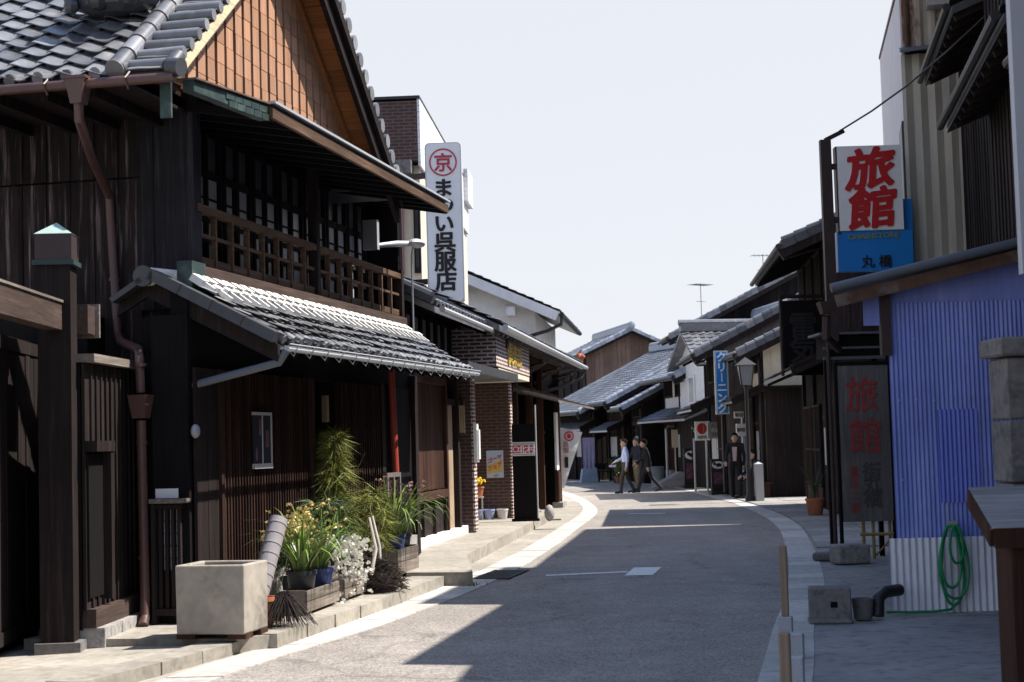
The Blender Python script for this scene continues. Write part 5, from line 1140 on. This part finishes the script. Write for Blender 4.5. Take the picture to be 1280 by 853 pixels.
m = MB(); m.box(-.37, -.335, -.04, .04, .1, 2.58); m.box(.335, .42, -.05, .05, 0, 3.0); m.box(-.37, .42, -.04, .04, 2.55, 2.60); m.build('frame', 'blackwood', ib)
m = MB()
for x in (-.05, .08, .30): m.tube([(x, .05, 0), (x, .05, .52)], .022, 8)
m.tube([(-.1, .03, .33), (.36, .03, .33)], .022, 8); m.tube([(.10, .05, .05), (.30, .05, .25)], .014, 8); m.build('bamboo_stand', 'bamboo', ib)
text('旅', .50, 'fadedred', bo, (-.02, -.034, 2.17), (1, 0, 0), (0, 0, 1), 'painted_character', .012, .006, sx=.92)
text('館', .50, 'fadedred', bo, (-.0, -.034, 1.63), (1, 0, 0), (0, 0, 1), 'painted_character', .012, .006, sx=.92)
text('街\n丸\n橋', .26, 'ink', bo, (.07, -.034, .98), (1, 0, 0), (0, 0, 1), 'faded_writing', .012, .006, .68)
text('電\n話\n二\n一\n番', .14, 'fadedred', bo, (-.16, -.034, .92), (1, 0, 0), (0, 0, 1), 'faded_writing', .0, .006, .85)
ic = thing('wooden_canopy_box', 'dark tin edged wooden box canopy hung over the weathered inn board', 'canopy', (4.56, 21.35, 2.66), R(2))
m = MB(); m.box(-.40, .42, -.1, .45, 0, .30); m.build('box', 'blackwood', ic)
m = MB(); m.box(-.50, .46, -.2, .5, .31, .34); m.box(-.44, .44, -.12, -.1, .12, .15); m.box(-.44, .44, -.13, -.1, -.02, .02); m.build('tin_edge', 'greypipe', ic)
m = MB(); m.box(-.36, -.30, .2, .26, -2.66, 0); m.box(.30, .36, .2, .26, -2.66, 0); m.build('leg', 'blackwood', ic)
hb = thing('hanging_wooden_board', 'big dark carved wooden shop board hanging under the eaves left of the inn board', 'sign board', (6.05, 33.2, 2.95), R(3))
m = MB(); m.box(-.42, .42, -.05, .05, 0, 1.5); bo = m.build('board', 'blackwood', hb); m = MB(); m.box(-.47, .47, -.07, .07, -.06, 0); m.box(-.47, -.42, -.07, .07, 0, 1.55); m.box(.42, .47, -.07, .07, 0, 1.55); m.box(-.47, .6, -.03, .03, 1.55, 1.62); m.build('frame', 'darkwood', hb)
text('電\n気', .62, 'black', bo, (0, -.055, .72), (1, 0, 0), (0, 0, 1), 'carved_character', .02, .012, .75)
# kerbside posts
def post(label, x, y, h, hb_=.19, wood_=True, name='kerb_post'):
    t = thing(name, label, 'bollard', (x, y, 0), R(-14), 'kerb posts at the right kerb'); m = MB(); m.box(-.055, .055, -.05, .05, 0, hb_); o = m.build('stone_socket', 'granite', t); bv = o.modifiers.new('b', 'BEVEL'); bv.width = .008
    if wood_: m = MB(); m.box(-.030, .030, -.028, .028, hb_, h); o = m.build('wooden_post', 'tan', t); bv = o.modifiers.new('b', 'BEVEL'); bv.width = .01; bv.segments = 2
post('wooden kerb post in a stone socket, the farther of the two', 2.155, 13.1, .76)
post('short bare stone socket without a post, nearer the wooden kerb post', 2.03, 11.9, .2, .2, False, 'stone_socket_bollard')
post('short bare stone socket without a post, nearest the picture edge', 1.78, 10.5, .2, .22, False, 'stone_socket_bollard')
post('pale wooden kerb post closest to the viewer at the bottom edge', 1.38, 8.45, .625)
t = thing('stone_block', 'square stone block with a small dark hole on the right pavement', 'stone', (2.72, 14.15, .02), R(-8))
m = MB(); m.box(-.18, .18, -.13, .13, 0, .30); m.box(-.19, .19, -.15, .15, -.01, .03); o = m.build('stone', 'darkstone', t); bv = o.modifiers.new('b', 'BEVEL'); bv.width = .012
m = MB(); m.box(-.0, .06, -.134, -.1305, .13, .18); m.build('hole', 'interior', t)
t = thing('drain_elbow', 'black drain elbow and tub beside the white corrugated sheet', 'pipe', (3.12, 14.25, .02), 0)
m = MB(); m.tube([(.30, .25, .22), (.14, .12, .22), (.06, .04, .17), (.04, .0, .02)], .055, 10); m.build('elbow', 'darkmetal', t, True)
m = MB(); m.lathe((-.09, 0, 0), [(.08, 0), (.10, .18), (.085, .18), (.07, .03)], 14); m.build('tub', 'darkstone', t, True)
for i, (x, y, a, b, h, lb) in enumerate(((4.20, 20.4, .22, .16, .24, 'flat stepping stone before the inn board, the larger pale one'), (4.05, 21.0, .20, .12, .10, 'small dark stepping stone at the foot of the inn board'))):
    t = thing('stepping_stone', lb, 'stone', (x, y, .02), R(12 - 30 * i), 'stepping stones'); m = MB(); m.box(-a, a, -b, b, 0, h); o = m.build('stone', 'stone' if i == 0 else 'darkstone', t); bv = o.modifiers.new('b', 'BEVEL'); bv.width = .03; bv.segments = 2
# ---------------------------------------------------------------- mid and far right street furniture
t = thing('street_lantern', 'old style street lantern with square frosted head on a black post', 'street lamp', (5.92, 40.7, 0), 0)
m = MB(); m.lathe((0, 0, 0), [(.13, 0), (.13, .1), (.085, .2), (.075, .9), (.055, 1.0), (.045, 2.85), (.08, 2.95)], 12); m.build('post', 'darkmetal', t, True)
m = MB(); m.hexa([(-.12, -.12, 2.97), (.12, -.12, 2.97), (.12, .12, 2.97), (-.12, .12, 2.97), (-.19, -.19, 3.46), (.19, -.19, 3.46), (.19, .19, 3.46), (-.19, .19, 3.46)]); l_ = m.build('lantern', 'lampglass', t)
m = MB()
for sx in (-1, 1):
    for sy in (-1, 1): m.bar((sx * .125, sy * .125, 2.95), (sx * .195, sy * .195, 3.47), .025, .025)
m.add([(-.25, -.25, 3.47), (.25, -.25, 3.47), (.25, .25, 3.47), (-.25, .25, 3.47), (0, 0, 3.68)], [(0, 1, 4), (1, 2, 4), (2, 3, 4), (3, 0, 4), (0, 3, 2, 1)]); m.build('lantern_frame', 'darkmetal', l_)
t = thing('granite_marker', 'waist high square granite marker post beside the street lantern', 'bollard', (6.14, 40.6, .02), R(5))
m = MB(); m.box(-.10, .10, -.10, .10, 0, .94); m.add([(-.10, -.10, .94), (.10, -.10, .94), (.10, .10, .94), (-.10, .10, .94), (0, 0, 1.0)], [(0, 1, 4), (1, 2, 4), (2, 3, 4), (3, 0, 4)]); m.build('stone', 'granite', t)
t = thing('blue_vertical_sign', 'blue vertical sign with white katakana hung below the boarded gable', 'sign', (5.83, 44.75, 2.30), R(3))
m = MB(); m.box(-.19, .19, -.04, .08, 0, 1.78); m.box(.08, .12, .05, .85, 1.5, 1.55); m.box(.08, .12, .05, .85, .2, .25); m.build('case', 'signframe', t); m = MB(); m.box(-.145, .145, -.046, -.04, .04, 1.74); f = m.build('face', 'signblue', t)
for i, ch in enumerate('クリーニング'):
    if ch == 'ー': text('｜', .25, 'signwhite', f, (0, -.05, 1.60 - i * .285), (1, 0, 0), (0, 0, 1), 'lettering', .03, .004)
    else: text(ch, .29, 'signwhite', f, (0, -.05, 1.60 - i * .285), (1, 0, 0), (0, 0, 1), 'lettering', .035, .004)
def post_sign(label, x, y, z0, z1, w, fm, px, name='post_sign'):
    t = thing(name, label, 'sign', (x, y, 0), R(4)); m = MB(); m.tube([(px, .05, 0), (px, .05, z1)], .035, 8); m.build('post', 'steel', t); m = MB(); m.box(-w / 2, w / 2, -.03, .03, z0, z1); return t, m.build('panel', fm, t)
t, f = post_sign('white square sign with a red round mark and dark letters on a grey post', 5.74, 49.0, 1.58, 2.16, .46, 'signwhite', .12)
m = MB(); disc(m, (-.02, -.031, 1.94), .15, (1, 0, 0), (0, 0, 1), .006, 24, 1.15); m.build('red_mark', 'red', f)
m = MB(); m.prism([(-.0, -.038, 1.79), (.05, -.038, 1.81), (.06, -.038, 2.02), (.02, -.038, 2.08)], (0, -.004, 0)); m.build('pale_mark', 'tan', f)
text('KEMS', .12, 'black', f, (-.01, -.034, 1.68), (1, 0, 0), (0, 0, 1), 'lettering', .03, .004)
t, f = post_sign('grey oval shop sign hung right of the red round mark', 5.93, 47.5, 1.63, 2.12, .42, 'lampglass', .1)
m = MB(); disc(m, (0, -.031, 1.88), .19, (1, 0, 0), (0, 0, 1), .006, 24, .95); m.build('oval', 'stone', f); text('そば', .12, 'signwhite', f, (0, -.04, 1.88), (1, 0, 0), (0, 0, 1), 'lettering', .01, .004)
t, f = post_sign('narrow purple sign with white characters left of the red round mark', 5.55, 49.6, 1.65, 2.2, .14, 'navy', .0); text('しる\nこ', .09, 'signwhite', f, (0, -.034, 1.93), (1, 0, 0), (0, 0, 1), 'lettering', .02, .004)
for x, z0, z1, lb in ((6.30, 2.17, 2.36, 'small white lantern sign above another one beside the standing man'), (6.34, 1.68, 2.02, 'white lantern sign with dark characters just over the standing man')):
    t, f = post_sign(lb, x - .06, 44.5, z0, z1, .26, 'signwhite', .1, 'lantern_sign'); text('御宿' if z0 < 2.2 else '茶', .12 if z0 < 2.2 else .12, 'ink', f, (0, -.034, (z0 + z1) / 2), (1, 0, 0), (0, 0, 1), 'lettering', .02, .004)
def aboard(label, x, y, w, h, pm):
    t = thing('pavement_sign', label, 'sign', (x, y, .02), R(6), 'pavement signs'); m = MB(); m.box(-w / 2, w / 2, -.04, .04, .06, h); m.box(-w / 2 - .05, w / 2 + .05, -.2, .2, 0, .08); m.build('board', 'darkmetal', t)
    m = MB(); m.box(-w / 2 + .07, w / 2 - .07, -.046, -.04, .30, h * .62); m.build('printed_panel', pm, t)
    m = MB(); disc(m, (0, -.041, h * .83), w * .44, (1, 0, 0), (0, 0, 1), .006, 28, .62); f = m.build('oval', 'signwhite', t)
    m = MB(); disc(m, (.02, -.048, h * .83), w * .22, (1, 0, 0), (0, 0, 1), .004, 16, .6); disc(m, (-.10, -.048, h * .865), w * .11, (1, 0, 0), (0, 0, 1), .004, 12); m.bar((-.02, -.05, h * .80), (-.02, -.05, h * .76), .02, .004, (0, 1, 0)); m.bar((.09, -.05, h * .80), (.11, -.05, h * .76), .02, .004, (0, 1, 0)); m.build('dark_emblem', 'black', f)
aboard('tall black pavement sign with oval emblem beside the grey ramp', 5.85, 53.3, .52, 1.30, 'panelred')
aboard('lower black pavement sign with oval emblem and pinkish panel near the standing man', 5.83, 46.3, .40, 1.02, 'panelred')
t = thing('grey_ramp', 'grey concrete wedge ramp beside the tall pavement sign', 'ramp', (5.35, 54.2, .0), 0); m = MB(); m.prism([(-.75, 0, .01), (.45, 0, .01), (.45, 0, .52), (.2, 0, .52)], (0, 1.4, 0)); m.build('wedge', 'stone', t)
t = thing('grey_bins', 'pair of pale grey metal bins behind the walking people', 'bin', (5.1, 57.8, .02), 0); m = MB(); m.lathe((0, 0, 0), [(.22, 0), (.26, .62), (.28, .64), (.24, .66)], 12); m.lathe((.5, .1, 0), [(.18, 0), (.2, .5), (.0, .52)], 12); m.build('bin', 'steel', t, True)
t = thing('white_gate_post', 'white post standing behind the man in the pale blue shirt', 'post', (4.2, 62.0, .0), 0); m = MB(); m.box(-.09, .09, -.05, .05, 0, 1.62); m.box(-.11, .11, -.07, .07, 1.62, 1.68); m.build('post', 'signwhite', t)
t = thing('tall_downpipe', 'pale grey upright pipe on the wall behind the people', 'pipe', (5.35, 56.6, 0), 0); m = MB(); m.tube([(0, 0, 0), (0, 0, 2.0), (.1, .1, 2.1), (.3, .3, 2.1)], .045, 8); m.build('pipe', 'signframe', t)
t = thing('yellow_notice', 'narrow yellow notice board on the dark wall behind the people', 'notice', (5.55, 55.6, 1.35), R(4)); m = MB(); m.box(-.11, .11, -.02, .02, 0, .62); m.box(-.02, .02, -.01, .03, -1.35, 0); m.build('board', 'cream', t)
t = thing('lilac_shop_curtain', 'pale lilac hanging banner on the dark wall at the street bend', 'banner', (3.0, 65.2, .55), R(6)); m = MB()
for i in range(10): a, b = -.25 + i * .05, -.2 + i * .05; m.hexa([(a, .02 * math.sin(i * 2), 0), (b, .02 * math.sin(i * 2 + 2), 0), (b, .02 * math.sin(i * 2 + 2) + .01, 0), (a, .02 * math.sin(i * 2) + .01, 0), (a, 0, 1.25), (b, 0, 1.25), (b, .01, 1.25), (a, .01, 1.25)])
m.build('cloth', 'lilac', t); m = MB(); m.tube([(-.3, 0, 1.27), (.3, 0, 1.27)], .015, 6); m.tube([(-.29, 0, -.55), (-.29, 0, 1.3)], .015, 6); m.build('pole', 'darkmetal', t)
t = thing('cloth_covered_box', 'low box covered by a pale blue cloth at the street bend', 'box', (2.95, 64.6, .0), R(8)); m = MB(); m.hexa([(-.36, -.2, 0), (.34, -.2, 0), (.34, .2, 0), (-.36, .2, 0), (-.28, -.16, .55), (.28, -.18, .60), (.28, .16, .58), (-.28, .16, .55)]); m.build('cloth', 'paleblue', t)
t = thing('dark_bench', 'low dark slatted bench against the house at the bend', 'bench', (3.75, 65.0, .0), R(6)); m = MB(); m.box(-.5, .5, -.15, .15, .40, .44)
m.box(-.5, .5, .16, .19, .5, .75); m.build('seat', 'darkwood', t); m = MB()
for x in (-.4, .4): m.box(x - .03, x + .03, -.12, .12, 0, .40)
m.build('leg', 'darkwood', t)
def bush(label, x, y, r, mm, n, seed, potn=True):
    random.seed(seed); t = thing('bush_in_pot', label, 'potted plant', (x, y, .01), 0, 'bushes by the far wall'); pot_mb(.18, .25).build('pot', 'terracotta' if potn else 'plasticpot', t, True); f = MB()
    for i in range(n):
        c = V3(random.gauss(0, r * .4), random.gauss(0, r * .4), .3 + r + random.gauss(0, r * .45)); e = nrm(V3(random.gauss(0, 1), random.gauss(0, 1), random.gauss(0, 1))) * .06; p = nrm(np.cross(e, V3(1, .2, .4))) * .03
        f.add([c, c + e * .5 + p, c + e, c + e * .5 - p], [(0, 1, 2, 3)])
    f.build('foliage', mm, t)
bush('dark bush in a pot left of the white post', 3.95, 62.6, .42, 'leafdark', 420, 71, False); bush('low yellowish bush before the dark bush', 3.98, 61.6, .26, 'needle', 260, 72)
t = thing('terracotta_flowerpot', 'terracotta pot with thin stems on the right pavement by the dark house', 'potted plant', (6.05, 32.6, .03), 0); pot_mb(.19, .34).build('pot', 'terracotta', t, True); m = MB()
for i in range(18): strap(m, (0, 0, .3), random.uniform(0, 6.28), random.uniform(.5, 1.0), .02, .5)
m.build('foliage', 'leafdark', t)
t = thing('drain_grate', 'iron drain grate set into the left kerb at the shadow edge', 'drain', (-.22, 20.2, .0), hd(12)); m = MB()
for i in range(14): m.box(-.6 + i * .09, -.55 + i * .09, -.2, .2, .012, .022)
m.box(-.64, .66, -.23, -.2, .012, .024); m.box(-.64, .66, .2, .23, .012, .024); m.build('bar', 'drain', t)
# ---------------------------------------------------------------- people: one continuous skin grown from tapered limbs
def person(label, loc, rz, J, mats, hairm, extra=None, vox=.0105):
    """J: joint name -> (x right, y forward, z up); the figure faces local +y"""
    prim = []
    def cap(a, b, ra, rb, mm, n=7):
        a, b = V3(*a), V3(*b)
        for i in range(n): t = i / (n - 1); prim.append((a + (b - a) * t, ra + (rb - ra) * t, (1, 1, 1), mm))
    def ell(c, r, sc, mm): prim.append((V3(*c), r, sc, mm))
    P = {k: V3(*q) for k, q in J.items()}; sk, sh, tr, so_ = 0, 1, 2, 3
    fw = nrm(P['look'] - P['head']); fw[2] = 0; fw = nrm(fw); rt = V3(fw[1], -fw[0], 0)
    # torso: stacked ellipsoids
    ch, pe = P['chest'], P['pelvis']; ax = nrm(V3(*(P['sr'] - P['sl'])) * V3(1, 1, 0))
    for t, wx, wy in ((0, .165, .115), (.25, .155, .108), (.5, .150, .108), (.75, .165, .115), (1, .155, .10)):
        c = pe + (ch - pe) * t
        for s in (-1, -.4, .4, 1): prim.append((c + ax * s * (wx - wy) * 1.0, wy, (1, 1, 1), sh if t > .12 else tr))
    cap(P['sl'], P['sr'], .062, .062, sh, 9); cap(ch, P['neck'], .085, .058, sh, 4); cap(P['neck'], P['head'], .052, .055, sk, 5)
    hd_ = P['head']
    ell(hd_ + V3(0, 0, .035) - fw * .012, .098, (.80, 1.0, 1.08), sk); ell(hd_ + fw * .02 + V3(0, 0, -.035), .072, (.85, .95, 1.15), sk)
    ell(hd_ + fw * .100 + V3(0, 0, -.005), .018, (.8, 1.1, 1.5), sk); ell(hd_ + fw * .088 + V3(0, 0, -.050), .022, (1.2, .6, .5), sk)
    for s in (-1, 1):
        ell(hd_ + rt * s * .082 - fw * .01 + V3(0, 0, 0), .026, (.5, 1, 1.3), sk); ell(hd_ + rt * s * .032 + fw * .082 + V3(0, 0, .022), .016, (1.2, .6, .6), sk)
    for s in 'lr':
        cap(P['s' + s], P['e' + s], .056, .046, sh); cap(P['e' + s], P['w' + s], .046, .036, sh)
        w_, d = P['w' + s], nrm(P['w' + s] - P['e' + s]); cap(w_, w_ + d * .04, .027, .027, sk, 3)
        side = nrm(np.cross(d, V3(0, 0, 1)) if abs(d[2]) < .8 else fw); nn = nrm(np.cross(d, side)); palm = w_ + d * .085
        for q in (-1.2, -.4, .4, 1.2): prim.append((w_ + d * .06 + side * q * .021, .018, (1, 1, 1), sk)); prim.append((palm + side * q * .021, .017, (1, 1, 1), sk))
        for q, l in ((-1.5, .062), (-.5, .075), (.5, .08), (1.5, .07)):
            a = palm + side * q * .021 + d * .01; b = a + d * l * .5 + nn * .008; c = b + d * l * .38 + nn * .024; cap(a, b, .0105, .0095, sk, 5); cap(b, c, .0095, .0085, sk, 4)
        a = w_ + d * .03 + side * .034; b = a + side * .025 + d * .03 + nn * .014; cap(a, b, .0125, .011, sk, 4); cap(b, b + d * .032, .011, .0095, sk, 4)
        cap(P['h' + s], P['k' + s], .092, .066, tr, 10); cap(P['k' + s], P['a' + s], .064, .054, tr, 10)
        f = P['t' + s]; cap(P['a' + s] + V3(0, 0, -.03), f, .042, .034, so_, 6); prim.append((P['a' + s] - nrm(f - P['a' + s]) * .035 * V3(1, 1, 0) + V3(0, 0, -.05), .035, (1, 1, 1), so_))
    bm = bmesh.new()
    for c, r, sc, mm in prim:
        bmesh.ops.create_icosphere(bm, subdivisions=2, radius=r * 1.04, matrix=Matrix.Translation(c) @ (Matrix(((rt[0], fw[0], 0, 0), (rt[1], fw[1], 0, 0), (0, 0, 1, 0), (0, 0, 0, 1))) @ Matrix.Diagonal((*sc, 1))))
    me = bpy.data.meshes.new('person'); bm.to_mesh(me); bm.free()
    o = bpy.data.objects.new('person', me); C.objects.link(o)
    md = o.modifiers.new('r', 'REMESH'); md.mode = 'VOXEL'; md.voxel_size = vox; md.use_smooth_shade = True
    ms = o.modifiers.new('s', 'SMOOTH'); ms.factor = .5; ms.iterations = 2
    me2 = bpy.data.meshes.new_from_object(o.evaluated_get(bpy.context.evaluated_depsgraph_get())); o.modifiers.clear(); o.data = me2; me2.name = 'person'
    for x in mats: me2.materials.append(MT[x])
    n = len(me2.polygons); ctr = np.empty(n * 3); me2.polygons.foreach_get('center', ctr); ctr = ctr.reshape(-1, 3)
    best = np.full(n, 9e9); idx = np.zeros(n, int)
    for c, r, sc, mm in prim:
        dd = np.linalg.norm(ctr - c, axis=1) - r * (max(sc) + min(sc)) / 2; k = dd < best; best[k] = dd[k]; idx[k] = mm
    me2.polygons.foreach_set('material_index', idx.tolist()); me2.polygons.foreach_set('use_smooth', [True] * n); me2.update()
    o.location = loc; o.rotation_euler = (0, 0, rz); tag(o, label, 'person', None)
    # hair cap
    m = MB(); v = []; seg, rings = 20, 9
    for i in range(rings):
        th = math.pi * .62 * i / (rings - 1)
        for k in range(seg):
            ph = 2 * math.pi * k / seg; d = fw * math.cos(ph) + rt * math.sin(ph); lim = .52 + .48 * (1 - math.cos(ph)) / 2; a = th * lim * 1.05
            rr = 1 + .03 * math.sin(7 * ph + i)
            v.append(hd_ + V3(0, 0, .038) - fw * .014 + (fw * (d @ fw) * .119 + rt * (d @ rt) * .099) * math.sin(a) * rr + V3(0, 0, 0.128 * math.cos(a)))
    m.add(v, [(i * seg + k, i * seg + (k + 1) % seg, (i + 1) * seg + (k + 1) % seg, (i + 1) * seg + k) for i in range(rings - 1) for k in range(seg)])
    m.build('hair', hairm, o, True)
    if extra: extra(o, P)
    return o
def stand(h=1.68, stride=0., arms=(0, 0), bend=(0.1, .1), look=(0, 1, 0), lean=0., swing=None):
    k = h / 1.70; J = {}
    J['pelvis'] = (0, 0, .94); J['chest'] = (0, .0 + lean, 1.30); J['neck'] = (0, .01 + lean * 1.3, 1.46); J['head'] = (0, .035 + lean * 1.5, 1.57); J['look'] = (look[0], look[1] + .035, 1.57)
    for s, q in (('l', -1), ('r', 1)):
        J['s' + s] = (q * .185, lean, 1.385); a = arms[0 if s == 'l' else 1]; b = bend[0 if s == 'l' else 1]
        e = (q * .235, lean + .29 * math.sin(a), 1.385 - .29 * math.cos(a)); J['e' + s] = e; J['w' + s] = (q * .225, e[1] + .25 * math.sin(a + b), e[2] - .25 * math.cos(a + b))
        st_ = stride * (1 if s == 'l' else -1); th = math.asin(max(-.9, min(.9, st_ / .84)))
        J['h' + s] = (q * .095, 0, .90); kb = .12 if st_ > 0 else .30 * min(1, abs(st_) * 4)
        kn = (q * .10, .42 * math.sin(th + kb * .5), .90 - .42 * math.cos(th + kb * .5)); J['k' + s] = kn
        an = (q * .10, kn[1] + .42 * math.sin(th - kb), kn[2] - .42 * math.cos(th - kb)); J['a' + s] = an
        heel = (an[0], an[1], an[2]); J['t' + s] = (q * .11, an[1] + .17, max(.034, an[2] - .055 if st_ >= 0 else an[2] - .095))
    J = {n: tuple(np.array(p) * k) for n, p in J.items()}
    mz = min(J['tl'][2], J['tr'][2], J['al'][2] - .045, J['ar'][2] - .045); return {n: (p[0], p[1], p[2] - mz + .034) for n, p in J.items()}
def ground_fix(o):
    z = min(v.co.z for v in o.data.vertices); o.location.z -= z - .004
def held(o, P):
    m = MB(); w = P['wr']; m.box(w[0] - .02, w[0] + .02, w[1] - .02, w[1] + .20, w[2] - .16, w[2] - .09); m.build('folded_jacket', 'lilac', o)
def strapbag(o, P):
    w = P['wr']; m = MB(); m.box(w[0] - .05, w[0] + .05, w[1] - .14, w[1] + .14, w[2] - .42, w[2] - .14); m.tube([(w[0], w[1] - .1, w[2] - .14), (w[0], w[1], w[2] - .07), (w[0], w[1] + .1, w[2] - .14)], .01, 6); b = m.build('hand_bag', 'blackcloth', o)
ppl = []
ppl.append(person('man in pale blue long sleeved shirt and dark brown trousers walking left across the street', (3.43, 50.0, 0), R(88), stand(1.66, .20, (-.15, .35), (.25, .75), (-.3, 1, 0)), ('skin', 'shirtblue', 'browntrouser', 'shoe'), 'hair', held))
ppl.append(person('grey haired man in navy jacket and khaki trousers behind the man in pale blue', (3.93, 51.9, 0), R(120), stand(1.66, .06, (.1, .3), (.3, 1.0), (-.2, 1, 0)), ('skin', 'navy', 'khaki', 'shoe'), 'greyhair'))
ppl.append(person('man all in black striding left at the back of the group', (4.13, 50.1, 0), R(80), stand(1.68, .34, (-.3, .4), (.3, .6), (0, 1, 0), .06), ('skin', 'blackcloth', 'navy', 'shoe'), 'hair'))
def lapel(o, P):
    c = P['chest']; m = MB(); m.prism([(-.065, c[1] + .122, 1.36), (.065, c[1] + .122, 1.36), (.05, c[1] + .128, .98), (-.04, c[1] + .128, .98)], (0, .012, 0)); m.build('shirt_front', 'pinkshirt', o)
ppl.append(person('man in open black jacket over a pale pink shirt standing beside the street lantern', (5.98, 43.6, 0.02), R(165), stand(1.70, .04, (.05, .30), (.1, .6), (0, 1, 0)), ('skin', 'blackcloth', 'blackcloth', 'shoe'), 'hair', lapel))
for o in ppl: ground_fix(o)
def sit():
    J = {'pelvis': (0, 0, .52), 'chest': (0, .06, .87), 'neck': (0, .09, 1.03), 'head': (0, .13, 1.14), 'look': (0, 1.13, 1.10)}
    for s, q in (('l', -1), ('r', 1)): J.update({'s' + s: (q * .185, .06, .955), 'e' + s: (q * .23, .16, .69), 'w' + s: (q * .15, .36, .60), 'h' + s: (q * .095, 0, .50), 'k' + s: (q * .12, .43, .50), 'a' + s: (q * .12, .43, .09), 't' + s: (q * .13, .60, .036)})
    return J
o = person('dark clothed person seated on a bench behind the street lantern', (6.42, 43.0, .02), R(120), sit(), ('skin', 'navy', 'blackcloth', 'shoe'), 'hair'); ground_fix(o)
t = thing('wooden_bench', 'plain low wooden bench under the seated person behind the lantern', 'bench', (6.42, 43.05, .02), R(120)); m = MB(); m.box(-.45, .45, -.2, .16, .365, .41); m.build('seat', 'brownwood', t)
for x in (-.38, .38):
    m = MB(); m.box(x - .03, x + .03, -.16, .12, 0, .365); m.build('leg', 'brownwood', t)
